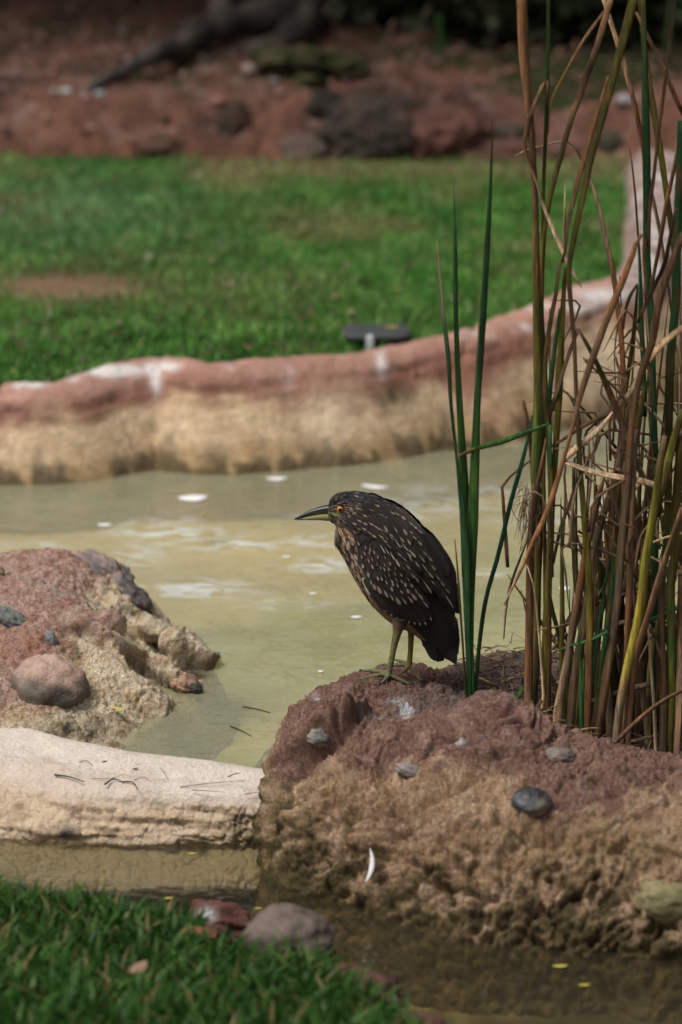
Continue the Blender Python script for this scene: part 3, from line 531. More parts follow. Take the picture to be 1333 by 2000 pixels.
# ---- stones on the near bank
stone('shore_stone', on(566, 1862, -.05) + [0, 0, .035], (.083, .07, .062), 31, two([.135, .10, .08], [.085, .065, .052], 33, 14), rough=.10, flat=.6, rot=.12, label='smooth grey-brown rounded stone at the near channel edge', cat='stone', mat=M_STONE)
stone('shore_rock', on(428, 1815, -.05) + [0, 0, .012], (.078, .05, .036), 32, lambda V, U: mix(two([.23, .10, .08], [.14, .06, .05], 34, 14)(V, U), [.75, .75, .76], np.clip(blob(*proj(V), 404, 1764 + 22, 16, 12) * 1.2, 0, .95)), rough=.22, rot=.2, label='red rock with white bird dropping beside the near grass', cat='rock', mat=M_ROCK)
stone('shore_rock', on(712, 1930, -.06) + [0, 0, .0], (.075, .05, .03), 35, two([.22, .10, .085], [.15, .065, .055], 36, 14), rough=.22, rot=.35, label='low red rock at the channel edge below the grey stone', cat='rock', mat=M_ROCK)
stone('shore_rock', on(815, 2000, -.06) + [0, 0, -.005], (.05, .045, .022), 37, two([.22, .11, .085], [.15, .065, .055], 38, 14), rough=.22, rot=.2, label='small red rock at the bottom edge of the picture', cat='rock', mat=M_ROCK)
# ================================================================== REEDS
ORG = {'A': (983, 0), 'B': (983, 380), 'C': (983, 760), 'D': (983, 1100)}; K = 1333 / 350
BR, RU, TA, OL, YO, GR, DG, TE, DB, GB = [np.array(c) for c in ((.125, .070, .036), (.20, .095, .042), (.44, .315, .195), (.105, .088, .02), (.16, .145, .02), (.052, .13, .026), (.026, .078, .026), (.018, .085, .045), (.07, .042, .026), (.20, .138, .085))]
def pts(s):
    """'A140,-20 A165,500 ...' : enlarged-crop coordinates of the photograph; plain 'x,y' are photo pixels"""
    o = []
    for w in s.split():
        k = w[0] if w[0] in ORG else None; a, b = [float(q) for q in (w[1:] if k else w).split(',')]
        o.append((ORG[k][0] + a / K, ORG[k][1] + b / K) if k else (a, b))
    return o
def leaf_mesh(s, w, Y0, Y1, cols, face=0.0, root=True, thick=.2, wav=0.004, seed=0):
    """reed leaf through traced points (top first), w = widths in photo pixels, Y0/Y1 = distance at top/base"""
    P2 = np.array(pts(s)); n = len(P2); seg = np.r_[0, np.cumsum(np.hypot(*np.diff(P2, axis=0).T))]; t = seg / seg[-1]
    P = np.array([at(a, b, Y0 + (Y1 - Y0) * u) for (a, b), u in zip(P2, t)])
    if root: P = np.r_[P, [P[-1] + (P[-1] - P[-2]) / np.linalg.norm(P[-1] - P[-2]) * .15]]
    ns = max(10, int(seg[-1] / 22)); tt = np.r_[t, 1.0 + (.15 / (seg[-1] * .00115))] if root else t
    L = np.r_[0, np.cumsum(np.linalg.norm(np.diff(P, axis=0), axis=1))]; L /= L[-1]
    Q = catmull(P, ns); s_ = np.linspace(0, 1, ns)
    wid = np.interp(s_, np.linspace(0, 1, len(w)), w) * mpp(P[0]) * .58
    r = np.random.default_rng(seed); T = np.gradient(Q, axis=0); T /= np.linalg.norm(T, axis=1)[:, None] + 1e-12
    ang = face + .35 * np.sin(s_ * 3 + r.uniform(0, 6)); sides = 8; a = np.linspace(0, 2 * np.pi, sides, endpoint=False); V = []
    Q = Q + wav * np.stack([0 * s_, np.sin(s_ * 7 + r.uniform(0, 6)), 0 * s_], 1)
    for i in range(ns):
        N0 = np.array([0, -1., .25]); b = np.cross(T[i], N0); b /= np.linalg.norm(b) + 1e-9; nn = np.cross(b, T[i])
        bb = b * np.cos(ang[i]) + nn * np.sin(ang[i]); n2 = -b * np.sin(ang[i]) + nn * np.cos(ang[i]); k = 1 / max(.75, abs(np.cos(ang[i])))
        th = thick * (1 + .5 * (s_[i] > .8)); sn = np.sin(a); 
        V.append(Q[i] + wid[i] * k * (np.cos(a)[:, None] * bb + (th * sn - .22 * np.cos(a) ** 2)[:, None] * n2))
    V = np.concatenate(V); V = np.r_[V, Q[:1], Q[-1:]]; j = np.arange(sides); j2 = (j + 1) % sides
    F = [grid_faces(ns, sides, True), np.r_[np.stack([np.full(sides, ns * sides), j2, j], 1), np.stack([np.full(sides, ns * sides + 1), (ns - 1) * sides + j, (ns - 1) * sides + j2], 1)]]
    cc = np.array(cols); ck = np.linspace(0, 1, len(cc)); base = np.stack([np.interp(s_, ck, cc[:, k]) for k in range(3)], 1)
    Cc = np.repeat(base, sides, 0); Cc = np.r_[Cc, base[:1], base[-1:]]
    st = noise(V * [1, 1, .15] , 160, seed); sp = fbm(V, 28, 3, seed + 3)
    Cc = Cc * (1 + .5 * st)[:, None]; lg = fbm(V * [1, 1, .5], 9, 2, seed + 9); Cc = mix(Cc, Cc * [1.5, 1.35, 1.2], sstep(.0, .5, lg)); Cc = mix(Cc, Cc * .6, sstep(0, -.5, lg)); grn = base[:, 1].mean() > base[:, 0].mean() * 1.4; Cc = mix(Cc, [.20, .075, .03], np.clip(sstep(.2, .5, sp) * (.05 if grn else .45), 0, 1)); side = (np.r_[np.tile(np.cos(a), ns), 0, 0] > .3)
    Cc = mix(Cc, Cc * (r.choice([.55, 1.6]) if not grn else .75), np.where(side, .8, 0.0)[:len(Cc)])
    return V, F, Cc, Q[-1]
_seed = [200]
def reed(label, leaves, group=None, name='reed_plant', cat='reed'):
    built = []
    for lf in leaves:
        _seed[0] += 1; s, w, Y0, Y1, cols = lf[:5]; kw = lf[5] if len(lf) > 5 else {}
        built.append(leaf_mesh(s, w, Y0, Y1, cols, seed=_seed[0], face=kw.get('face', random.uniform(-.6, .6)), root=kw.get('root', True), thick=kw.get('thick', .2)))
    e = empty(name, built[0][3], label, cat, group)
    for V, F, c, _ in built: put('leaf', V, F, M_REED, parent=e, cols=c)
    return e
GRP = 'reeds growing in the ledge hollow'
# fresh green clump beside the heron
reed('fresh green narrow-leaved cattail clump standing just behind the heron', [
    ('887,362 889,440 890,560 894,700 903,860 909,960 913,1100 917,1250 922,1385', [1, 8, 9, 12, 16, 13, 10, 11, 14], 5.72, 5.72, [DG, DG, GR * .9, GR, GR, GR * .8], {'face': .1}),
    ('962,232 961,300 957,400 949,540 941,680 932,820 926,960 922,1100 920,1250 923,1385', [1, 6, 11, 11, 9, 16, 20, 13, 10, 12, 16], 5.71, 5.715, [DG * .8, DG, DG, GR, GR, GR * .9, DG], {'face': .2}),
    ('853,470 858,520 864,600 875,690 881,790 893,900 905,1010 911,1120 915,1250 918,1385', [1, 6, 8, 6, 5, 12, 16, 13, 9, 8, 8], 5.70, 5.71, [TA, DG, DG, DG, DG * 1.2, TE * .6, DG], {'face': -.2}),
    ('936,575 935,650 932,720 928,800 924,900 922,1000 920,1200 921,1385', [1, 5, 6, 6, 7, 7, 7, 8], 5.73, 5.72, [TA * .8, DG, DG, GR, DG, DG], {'face': -.1}),
    ('1041,812 1024,890 1000,975 972,1090 951,1164 939,1242 931,1336 927,1385', [3, 8, 8, 8, 8, 7, 6, 6], 5.74, 5.72, [DG, TE * .6, TE * .6, TE * .6, DG, DG, DG]),
    ('889,1055 894,1110 899,1180 904,1250 909,1320 914,1385', [2, 4, 4, 4, 4, 4], 5.71, 5.71, [RU, OL, OL, GR * .6])], GRP)
reed('tallest brown-to-olive thick stalk at the heron side of the reed bed', [
    ('A140,-60 A165,500 A205,900 A232,1300 B250,600 B262,1100 C270,0 C262,300 C242,600 C252,900 C262,1200 D255,100 D250,500 D235,900 D215,1120', [18, 18, 14, 11, 12, 15, 18, 20, 18, 17, 15, 14, 14, 15, 17], 5.80, 5.82, [RU * .8, BR, BR, OL * .9, OL, GR * .6 + OL * .5, OL, OL, GB, TA * .7], {'face': .1, 'thick': .5}),
    ('C335,300 C270,650 C225,900 C205,1300 D200,400 D195,800 D195,1120', [4, 9, 14, 14, 15, 17, 19], 5.775, 5.80, [BR * 1.3, BR * 1.2, BR, BR * 1.2, RU, GB, TA], {'thick': .5}),
    ('A340,-60 A335,500 A325,850 A315,1100 A303,1450 B300,400 B290,900 B318,1300 C320,100 C308,500 C290,900 D240,600 D225,1120', [7, 8, 8, 7, 8, 9, 7, 7, 7, 7, 6, 6, 7], 5.83, 5.83, [GR * .8, GR * .8, OL, BR * 1.3, BR, OL, OL, OL, BR, GB]),
    ('A330,800 A322,700 A318,586 A300,620 A255,730 A195,870 A172,980 A160,1090 A200,1230 A255,1370 B300,80 B380,270 B460,450 B585,690', [4, 6, 7, 7, 8, 7, 5, 5, 5, 6, 8, 9, 7, 1], 5.81, 5.76, [BR, BR * 1.2, BR, BR, RU * .8, TA * .7, TA, TA * 1.1, TA, TA * 1.1], {'root': False, 'face': .1}),
    ('C150,85 C172,190 C203,400 C212,520 C215,640', [7, 8, 8, 7, 5], 5.85, 5.84, [BR * 1.2, BR, BR * .8], {'root': False}),
    ('C345,262 C250,295 C120,340 C0,385 940,874 898,891', [3, 8, 9, 9, 8, 5], 5.74, 5.70, [GR * 1.5 + .01, TE * .5 + GR * .6, GR, GR * .9, RU * .7], {'root': False, 'face': .5}),
    ('C345,262 C347,400 C355,600 C362,900 C366,1200 D372,100', [6, 6, 6, 5, 4, 3], 5.75, 5.77, [DG * 1.3, DG, DG, OL], {'root': False})], GRP)
reed('bent dry leaf pair with zigzag folded tips left of the thick stalk', [
    ('C220,520 C100,610 C10,690 C0,705 C3,850 C20,1100 C33,1325', [3, 4, 5, 6, 6, 7, 6], 5.83, 5.83, [BR, BR * 1.1, RU * .8, BR * 1.2, RU * .8], {'root': False}),
    ('D180,20 D225,160 D260,450 D285,750 D300,1000 D280,1160', [2, 4, 4, 5, 5, 6], 5.76, 5.74, [TA * 1.3, TA, TA, TA * .9]),
    ('C190,1090 C120,1280 C50,1490 D20,370 D5,560', [3, 4, 5, 4, 2], 5.86, 5.86, [GB * .6, GB * .7, TA * .8], {'root': False}),
    ('D285,1010 D240,1080 D200,1130', [7, 6, 5], 5.7, 5.7, [DB, DB])], GRP)
reed('paired olive stalks rising straight right of the thick stalk', [
    ('A810,-50 A700,330 A590,640 A500,900 A440,1110 A370,1370 B315,200 B292,500 B285,1000 B290,1500 C300,500 D315,300 D318,1150', [11, 11, 10, 9, 8, 8, 7, 7, 7, 7, 7, 8, 9], 5.84, 5.80, [BR, BR, OL * .7, OL * .8, OL * .8, OL, BR, OL, OL]),
    ('B480,445 B435,490 B400,700 B360,900 B320,1150 B308,1500 C330,300 C350,700 C345,1100 D330,100 D312,600 D312,1180', [5, 7, 8, 9, 9, 9, 9, 10, 11, 12, 13, 13], 5.77, 5.75, [DB, OL * .6, OL * .7, OL * .8, OL, OL, YO, YO * .9, OL, OL]),
    ('B465,545 B450,800 B440,1000 B430,1300 C425,0 C405,300 C385,600 C368,900 C362,1200 D352,100 D350,700 D342,1200', [5, 10, 12, 11, 11, 10, 9, 9, 9, 10, 10, 11], 5.78, 5.74, [OL, YO, YO * .9, YO, YO * .9, OL, OL, RU * .8, BR * 1.2, BR * 1.3, GB]),
    ('B425,850 B395,1080 B360,1350 C345,50 C350,400 C358,800 C368,1200 D372,60', [4, 8, 9, 7, 6, 5, 4, 3], 5.8, 5.77, [DG * 1.4, DG * 1.4, GR * .7, DG], {'root': False}),
    ('B345,840 B347,1100 B348,1500 C350,100', [2, 3, 3, 3], 5.82, 5.8, [GB, GB, OL], {'root': False}),
    ('A460,1390 B460,100 B460,300 B455,430', [1, 4, 5, 5], 5.79, 5.78, [TA, GB, GB], {'root': False}),
    ('B560,1000 B500,1150 B440,1320 B390,1500 C365,120 C340,260', [6, 6, 7, 7, 7, 6], 5.76, 5.77, [BR, BR, GB * .8, BR], {'root': False})], GRP)
reed('long olive leaf crossing up to the top edge with brown twin strip', [
    ('A985,-60 A890,310 A800,640 A720,930 A650,1180 A580,1510 B540,250 B505,430 B488,540 B500,780 B525,1050 B545,1500 C560,300 C575,600 C600,900 C622,1200 D640,150 D645,400 D640,800 D622,1290', [16, 15, 14, 13, 12, 10, 9, 8, 7, 7, 8, 9, 11, 12, 13, 13, 13, 14, 13, 12], 5.72, 5.70, [OL * .8, OL * .8, OL * .7, OL * .7, OL * .6, BR, BR, OL, YO * .8, YO * .8, RU * .8, BR * 1.2, BR * 1.2], {'face': .1}),
    ('A780,560 A690,850 A620,1100 A520,1500 B480,220 B457,430 B440,500', [3, 8, 9, 9, 8, 6, 4], 5.725, 5.73, [BR, RU * .7, RU * .8, BR, BR], {'root': False}),
    ('A750,85 A600,290 A450,560 A380,700 A345,820 A330,1000', [4, 6, 5, 5, 4, 3], 5.81, 5.83, [BR * 1.2, BR, OL, OL], {'root': False})], GRP)
reed('arching rust leaf with drooping pale tip over the lawn', [
    ('A85,1165 A160,1120 A320,1080 A440,1050 A490,1046 A540,1090 A590,1200 A640,1320 A700,1510 B780,400 B820,600 B845,780 B870,1000 B890,1250 B895,1500 C890,150 C870,400 C845,650 C815,950 D790,300 D740,800 D715,1150', [2, 3, 5, 6, 8, 9, 9, 8, 9, 10, 9, 9, 9, 9, 9, 10, 10, 10, 11, 12, 13, 14], 5.86, 5.88, [TA * .7, TA * .8, TA, RU, RU * 1.1, RU, RU * .9, BR, OL, OL, GB, GB], {'face': .15}),
    ('B885,840 B850,1000 B830,1200 B840,1450 C850,100', [4, 3, 2, 2, 2], 5.83, 5.83, [GB * 1.3, GB], {'root': False}),
    ('B1000,665 B950,740 B910,880 B895,1000', [4, 6, 5, 3], 5.87, 5.87, [DB, BR], {'root': False}),
    ('B1000,680 B985,900 B960,1150 B930,1350 B915,1450 C880,300 C830,700 D800,0', [4, 7, 8, 8, 7, 8, 8, 8], 5.9, 5.9, [OL, OL, YO * .7, OL], {'root': False})], GRP)
reed('rusty stem sharply bent over at lawn height and trailing towards the heron', [
    ('B1060,800 B1055,600 B1042,450 B1033,290 B1020,300 B960,450 B880,660 B780,900 B690,1150 B570,1520 C500,350 C440,560 C380,760 C320,930 C230,1120 C130,1350 C50,1510 D5,310', [4, 5, 5, 8, 11, 12, 12, 12, 11, 9, 7, 7, 9, 10, 9, 7, 5, 2], 5.72, 5.66, [BR, RU * .8, RU * .8, RU * .7, BR * 1.2, BR * 1.1, BR, BR, RU * .8, RU * 1.2, RU * 1.3, RU * 1.2, TA * .8], {'root': False, 'face': .1}),
    ('A925,1000 A945,1130 A985,1480 B1000,250 B1015,450 B1025,700 B1030,1000 B1040,1150 C1050,200', [1, 3, 4, 4, 6, 9, 9, 8, 8], 5.85, 5.86, [GB, DB, DB, DG, DG * 1.3, DG * 1.3, DG, GR * .6], {'root': False})], GRP)
reed('tall dark green stalk flanked by an olive leaf near the right edge', [
    ('A1040,-60 A1050,400 A1060,800 A1066,1200 A1070,1500 B1070,500 B1085,700 B1100,900 B1110,1200 B1118,1500 C1130,400 C1140,560 C1140,900 D1130,300 D1122,850 D1118,1200', [8, 10, 13, 14, 14, 13, 12, 12, 12, 13, 13, 12, 11, 11, 11, 10], 5.80, 5.86, [OL * .7, DG * 1.2, DG, DG, DG * 1.2, DG, DG * 1.4, DG, DG, DG], {'face': .1}),
    ('A1012,-50 A1060,400 A1100,700 A1140,950 A1180,1200 A1220,1480 B1265,350 B1280,520 B1290,700', [7, 9, 9, 11, 11, 10, 10, 9, 8], 5.87, 5.9, [OL, BR, OL, YO * .8, OL, OL], {'root': False}),
    ('A735,-50 A830,250 A920,550 A990,830 A1035,1050 A1070,1300 B1120,50 B1170,280 B1200,470 B1240,750 B1256,890', [7, 8, 9, 9, 9, 8, 8, 7, 6, 5, 4], 5.92, 5.94, [TA * .7, TA * .6, GB, RU * .9, RU, GB, GB, BR, BR], {'root': False}),
    ('A990,90 A1060,240 A1140,400 A1220,580 A1290,750 A1345,860', [4, 6, 6, 7, 7, 7], 5.83, 5.82, [BR, BR, RU * .6], {'root': False}),
    ('A1277,-50 A1250,250 A1215,560 A1190,750 A1150,1050 A1120,1320 A1095,1500 B1085,200 B1080,400', [3, 4, 5, 7, 7, 6, 7, 6, 4], 5.78, 5.8, [GB * .8, GB * .6, BR, BR, BR, RU * .7], {'root': False})], GRP)
reed('dark green broad stalk on the right edge with crossing brown leaves', [
    ('A1332,900 A1322,1300 A1310,1520 B1305,250 B1292,500 B1290,800 B1270,1000 B1250,1200 B1240,1500 C1235,300 C1230,800 C1210,1200 D1190,100 D1185,600 D1190,1100 D1190,1400', [14, 16, 16, 16, 16, 17, 16, 15, 14, 13, 13, 13, 13, 12, 12, 14], 5.76, 5.80, [DG, DG, DG, DG * 1.2, OL * .7, OL * .6, OL, DG * 1.3, GR * .5, OL, GB, TA * .7], {'face': .1}),
    ('A1312,1050 A1270,1280 A1220,1500 B1160,400 B1120,620 B1108,720', [5, 7, 8, 8, 7, 6], 5.8, 5.82, [BR, RU * .7, BR, BR], {'root': False}),
    ('B1290,100 B1240,350 B1200,530 B1120,700 B1050,850 B1000,960', [6, 8, 8, 8, 7, 5], 5.74, 5.76, [BR, DB, DB, BR], {'root': False}),
    ('B1338,290 B1270,470 B1200,650 B1150,850 B1110,1100 B1040,1300 B990,1500 C950,400 C920,800 C880,1200 D850,300 D790,700 D740,1000 D690,1290', [12, 14, 14, 12, 11, 12, 13, 14, 14, 14, 16, 20, 22, 20], 5.69, 5.72, [BR, BR, BR, BR * 1.1, BR, GB * .8, GB * .7, GB * .8, GB * .7, BR, GB * .7, GB * .6], {'thick': .5})], GRP)
reed('brown leaf bent to an inverted V in front of the far wall', [
    ('B560,1000 B600,1070 B670,1200 B760,1400 C800,50 C840,150 C900,300 C960,450 C1010,600 C1070,720 C1100,820', [5, 7, 8, 10, 11, 11, 11, 10, 9, 8, 6], 5.70, 5.74, [BR, OL * .6, OL * .7, BR * 1.1, GB * .8, GB * .8, GB * .7], {'root': False}),
    ('C1100,340 C970,322 C775,305 C740,320 C690,430 C620,560 C550,680 C490,870 C440,1000 C390,1200 C372,1300', [4, 5, 6, 6, 5, 4, 4, 6, 6, 6, 4], 5.82, 5.86, [DB, DB, GB * .5, GB * .6, BR, GB * .7, GB * .6, BR], {'root': False}),
    ('C440,0 C560,110 C680,250 C770,350 C840,440', [3, 4, 5, 5, 5], 5.9, 5.9, [BR, BR, DB], {'root': False})], GRP)
reed('straw-coloured dead leaf lying almost level across the reeds', [
    ('C445,536 C600,590 C800,640 C920,662 C1100,705 C1210,745', [7, 9, 10, 10, 11, 9], 5.70, 5.72, [TA * .9, TA, TA * 1.2, TA * 1.3, TA, TA * .8], {'root': False, 'face': .3}),
    ('C445,530 C560,430 C700,310 C812,165', [8, 12, 10, 2], 5.705, 5.72, [TA * 1.1, TA * 1.3, TA * 1.4, TA * 1.2], {'root': False, 'face': .3}),
    ('B1335,985 B1200,1090 B1100,1200 B1030,1310 C960,10 C820,160 C700,222 C600,270 C450,370 C330,440', [10, 12, 12, 10, 9, 8, 7, 7, 6, 3], 5.73, 5.76, [TA * 1.1, TA * 1.3, TA, TA, GB, BR * 1.3, BR, RU * .8], {'root': False})], GRP)
reed('thick dry brown stem folded over at mid height, split pale base', [
    ('C1000,1430 C940,1250 C900,1100 C850,920 C800,780 C768,665 C755,665 C720,800 C680,950 C640,1120 C605,1300 D580,150 D545,350 D510,560 D470,780 D430,1000 D400,1215', [7, 8, 8, 8, 9, 10, 12, 13, 13, 14, 14, 14, 15, 18, 20, 22, 26], 5.76, 5.73, [GB * .7, GB * .8, GB, GB * .7, BR, BR, BR, BR, BR, GB * .7, GB, GB, TA * .6, TA * .7, TA * .6], {'thick': .5, 'face': .1}),
    ('C985,-80 C930,250 C890,450 C830,700 C760,900 C705,1100 C685,1300 D660,150 D600,500 D540,800 D500,1220', [14, 14, 14, 14, 15, 16, 16, 15, 15, 16, 22], 5.79, 5.78, [GB * .8, GB, GB, GB * .9, TA * .7, GB * .9, GB * .8, GB * .7, GB * .6], {'thick': .45}),
    ('C905,535 C900,700 C870,900 C820,1200 C780,1500 D740,300 D700,600', [9, 11, 12, 12, 12, 10, 6], 5.84, 5.84, [GB, BR * 1.2, BR, BR, BR * .8], {'root': False}),
    ('D520,370 D450,470 D375,560 D340,600', [9, 8, 6, 4], 5.9, 5.88, [DB, GB * .7, DB], {'root': False}),
    ('D480,520 D430,580 D365,640', [7, 8, 5], 5.88, 5.86, [GB, GB * .8], {'root': False})], GRP)
reed('green blade rising between dry brown stems, paler sheath below', [
    ('C1060,-60 C1010,250 C960,560 C920,800 C880,1050 C850,1300 D830,100 D790,400 D740,700 D700,1000', [6, 10, 11, 10, 10, 9, 9, 9, 8, 8], 5.75, 5.80, [GR * .5, OL * .8, OL * .7, OL * .6, DG, DG * 1.3, GR * .6, OL, GB]),
    ('C985,300 C965,600 C950,900 C942,1200 D940,60 D932,400 D920,800 D900,1100 D875,1360', [11, 11, 12, 12, 12, 13, 14, 16, 18], 5.72, 5.71, [GB * .7, GB * .6, BR * 1.2, BR, RU * .7, RU * .8, BR * 1.2, GB, TA * .8], {'thick': .5}),
    ('C800,1215 C780,1350 C750,1510 D760,200 D720,400 D690,650 D660,900', [3, 7, 7, 7, 6, 5, 4], 5.78, 5.8, [TE * .5, DG * 1.5, DG, DG, DG])], GRP)
reed('yellow-olive leaning stalk with spotted sheath in front', [
    ('C1200,345 C1160,600 C1130,850 C1090,1100 C1050,1350 D1040,200 D1010,420 D960,640 D905,870 D865,1100 D842,1340', [9, 13, 14, 15, 16, 17, 16, 15, 15, 17, 17], 5.67, 5.68, [BR, OL, YO * .8, YO, YO * 1.1, YO * 1.3, YO * 1.2, GB, GB, TA * .8, TA * .7], {'thick': .5, 'face': .1}),
    ('C1335,150 C1270,380 C1210,600 C1165,780 C1150,950', [10, 13, 13, 12, 9], 5.69, 5.69, [OL, YO * .7, OL, OL], {'root': False}),
    ('D1080,455 D1095,700 D1120,1000 D1142,1410', [4, 6, 7, 7], 5.7, 5.7, [GB, TA * .9, TA * .8]),
    ('D1085,450 D1130,560 D1180,720', [3, 5, 5], 5.72, 5.73, [GB, GB * .8], {'root': False})], GRP)
reed('broad olive-green stalk yellowing at its foot by the right edge', [
    ('C1325,350 C1300,700 C1282,950 C1272,1300 D1262,50 D1252,500 D1252,900 D1245,1160', [14, 16, 16, 16, 16, 16, 14, 8], 5.70, 5.71, [OL * .7, OL * .8, OL, OL, GR * .7, YO, YO, GR * .8], {'thick': .5, 'face': .1}),
    ('D1180,20 D1175,300 D1190,600 D1203,1000 D1195,1410', [8, 10, 11, 13, 15], 5.715, 5.70, [BR, BR, BR * 1.2, GB, TA * .8], {'thick': .5}),
    ('D1328,100 D1312,600 D1302,1000 D1285,1410', [8, 10, 12, 14], 5.72, 5.70, [BR, GB, GB, GB]),
    ('C1340,880 C1250,1150 C1190,1320 D1150,150 D1070,430 D1000,650 D965,850 D950,1050', [10, 11, 12, 12, 12, 12, 10, 7], 5.66, 5.68, [BR, BR * 1.2, BR * 1.2, BR, BR * 1.1, BR])], GRP)
reed('short bright green shoots at the foot of the reeds', [
    ('D568,445 D573,750 D580,1270', [3, 6, 7], 5.66, 5.66, [GR * .8, TE * .5 + GR * .4, GR]),
    ('D600,715 D596,1000 D594,1280', [3, 5, 6], 5.665, 5.665, [GR * 1.1, GR, GR]),
    ('D780,510 D620,572 D480,622 D370,668', [6, 6, 5, 3], 5.7, 5.74, [DG, DG * 1.4, GR * .6, OL], {'root': False}),
    ('D1310,320 D1200,370 D1090,430 D950,445', [7, 8, 7, 3], 5.76, 5.78, [DG, DG * 1.3, DG], {'root': False}),
    ('D150,915 D110,985 D60,1060', [5, 8, 7], 5.7, 5.66, [GR * .6, GR * .5 + .01, DG], {'root': False})], GRP)
reed('dark brown stem leaning low across the front of the reeds', [
    ('D1340,940 D1180,1030 D1000,1180 D850,1325', [6, 8, 8, 7], 5.64, 5.62, [DB, BR, DB, DB], {'thick': .6}),
    ('D1090,890 D960,930 D820,975 D640,1030', [8, 9, 8, 9], 5.8, 5.82, [GB * .7, GB * .6, GB], {'root': False})], GRP)
# the rest of the bed: dry stems crowded behind and beyond the right edge
BACK = [(1120, 'leftmost back-row clump of mixed dry reeds behind the paired olive stalks'), (1170, 'back-row clump of dry reeds behind the folded brown stem'), (1220, 'back-row clump of dry reeds under the level straw leaf'), (1270, 'back-row clump of dry reeds behind the yellow-olive stalk'), (1320, 'back-row clump of dry reeds at the right edge'), (1390, 'reed clump just beyond the right edge of the picture'), (1470, 'reed clump farther beyond the right edge')]
for k, (bx, lab) in enumerate(BACK):
    r = np.random.default_rng(500 + k); L = []
    for q in range(13):
        lean = r.normal(0, 55); h = r.uniform(300, 900) if bx > 1200 else r.uniform(250, 600); x0 = bx + r.normal(0, 22); top = 1410 - h; mid = x0 + lean * .4 + r.normal(0, 14); Yb = r.uniform(5.80, 6.02)
        ck = [[BR, BR, GB], [OL, OL, GB], [DG * 1.3, OL, OL], [GB, GB, TA * .7], [RU * .8, BR, GB], [YO * .8, OL, GB], [GB * .7, GB * .6, DB]][r.integers(7)]
        L.append((f'{x0 + lean:.0f},{top:.0f} {mid:.0f},{top + h * .5:.0f} {x0 + r.normal(0, 6):.0f},{top + h * .8:.0f} {x0:.0f},1415', [1.5, r.uniform(5, 9), 10, r.uniform(9, 20)], Yb, Yb, ck))
    for q in range(11):
        x0 = bx + r.normal(0, 40); y0 = r.uniform(800, 1330); l1 = r.uniform(60, 220); l2 = r.uniform(30, 130); a1 = r.normal(0, .45); a2 = a1 + r.choice([-1, 1]) * r.uniform(1.2, 2.6); xm, ym = x0 + l1 * math.sin(a1), y0 - l1 * math.cos(a1); Yb = r.uniform(5.70, 5.95)
        ck = [[TA, TA * .8, GB], [TA * .8, GB, BR], [RU, BR, BR], [GB, GB * .7, GB]][r.integers(4)]
        L.append((f'{xm + l2 * math.sin(a2):.0f},{ym - l2 * math.cos(a2):.0f} {xm + 4 * math.sin(a2):.0f},{ym - 4 * math.cos(a2):.0f} {xm:.0f},{ym:.0f} {x0 + r.normal(0, 6):.0f},{(y0 + ym) / 2:.0f} {x0:.0f},{y0:.0f}', [1, 4, 4, 5, 4], Yb, Yb, ck, {'root': False}))
    reed(lab, L, GRP)
# ---- dead stems and root fibres matted in the hollow
parts = []; r = np.random.default_rng(77)
for k in range(1100):
    x, y = r.uniform(.30, 1.1), r.uniform(5.62, 6.22); z = float(ledge_f(np.array([x]), np.array([y]))[0]) + r.uniform(.004, .03); a = r.uniform(0, 6.28); l = r.uniform(.02, .09) * (1 if r.random() < .85 else 1.6)
    d = np.array([np.cos(a), np.sin(a) * .7, r.normal(0, .25)]) * l; p = np.array([x, y, z]); m = p + d * .5 + [0, 0, r.uniform(-.004, .008)]
    V, F = tube(catmull([p, m, p + d], 5), np.linspace(1, .5, 5) * r.uniform(.0007, .0024), 5); parts.append((V, F, [GB, TA * .7, DB, BR, GB * .7][r.integers(5)]))
for k in range(60):
    p = at(1035 + r.normal(0, 10), 1000 + r.uniform(-60, 15), 5.79); q = p + [r.normal(-.008, .012), -.01, -r.uniform(.02, .11)]
    V, F = tube(catmull([p, (p + q) / 2 + [r.normal(0, .008), -.005, .005], q], 6), np.linspace(.0008, .0004, 6), 4); parts.append((V, F, TA * .55))
V, F, c = join(parts); put('reed_litter', V, F, M_REED, cols=c, kind='stuff', label='matted dead stems and fibres at the foot of the reeds', cat='litter')
# ================================================================== NIGHT HERON (young bird, brown and spotted)
HY = 5.955                                            # distance of the bird's middle plane
H0 = at(560 + 770 / 3.603, 930 + 1365 / 3.603, HY)    # point on the rock between its feet
ZK = 1 / (3.603 * FPX) * (HY * _c + (CAM_H - .33) * _s); CV = math.cos(R(17.6))
def hw(u, v, y=0.0):
    """side-view coordinates (enlarged crop) and depth y towards the far side -> world"""
    u = np.asarray(u, float); v = np.asarray(v, float); y = np.asarray(y, float)
    return np.stack([H0[0] + (u - 770) * ZK, H0[1] + y + 0 * u, H0[2] + (1365 - v) * ZK / CV + y * math.tan(R(17.6)) * 0], -1)
RINGS = [((286, 222), (292, 302), 30), ((296, 190), (310, 314), 48), ((318, 160), (335, 326), 62), ((350, 136), (352, 352), 70), ((395, 121), (346, 392), 76), ((450, 116), (344, 432), 84), ((525, 120), (360, 482), 104), ((605, 140), (394, 550), 132), ((685, 177), (440, 642), 160),
         ((770, 218), (500, 750), 182), ((850, 272), (560, 846), 190), ((925, 352), (622, 918), 186), ((995, 446), (685, 980), 170), ((1055, 548), (745, 1026), 148), ((1105, 645), (808, 1058), 122), ((1143, 745), (872, 1090), 98), ((1168, 860), (940, 1135), 78), ((1180, 980), (1010, 1180), 62), ((1182, 1090), (1060, 1225), 48), ((1170, 1190), (1100, 1255), 30)]
rt = np.array([(*a, *b, w) for a, b, w in RINGS], float); NT, NP = 150, 64
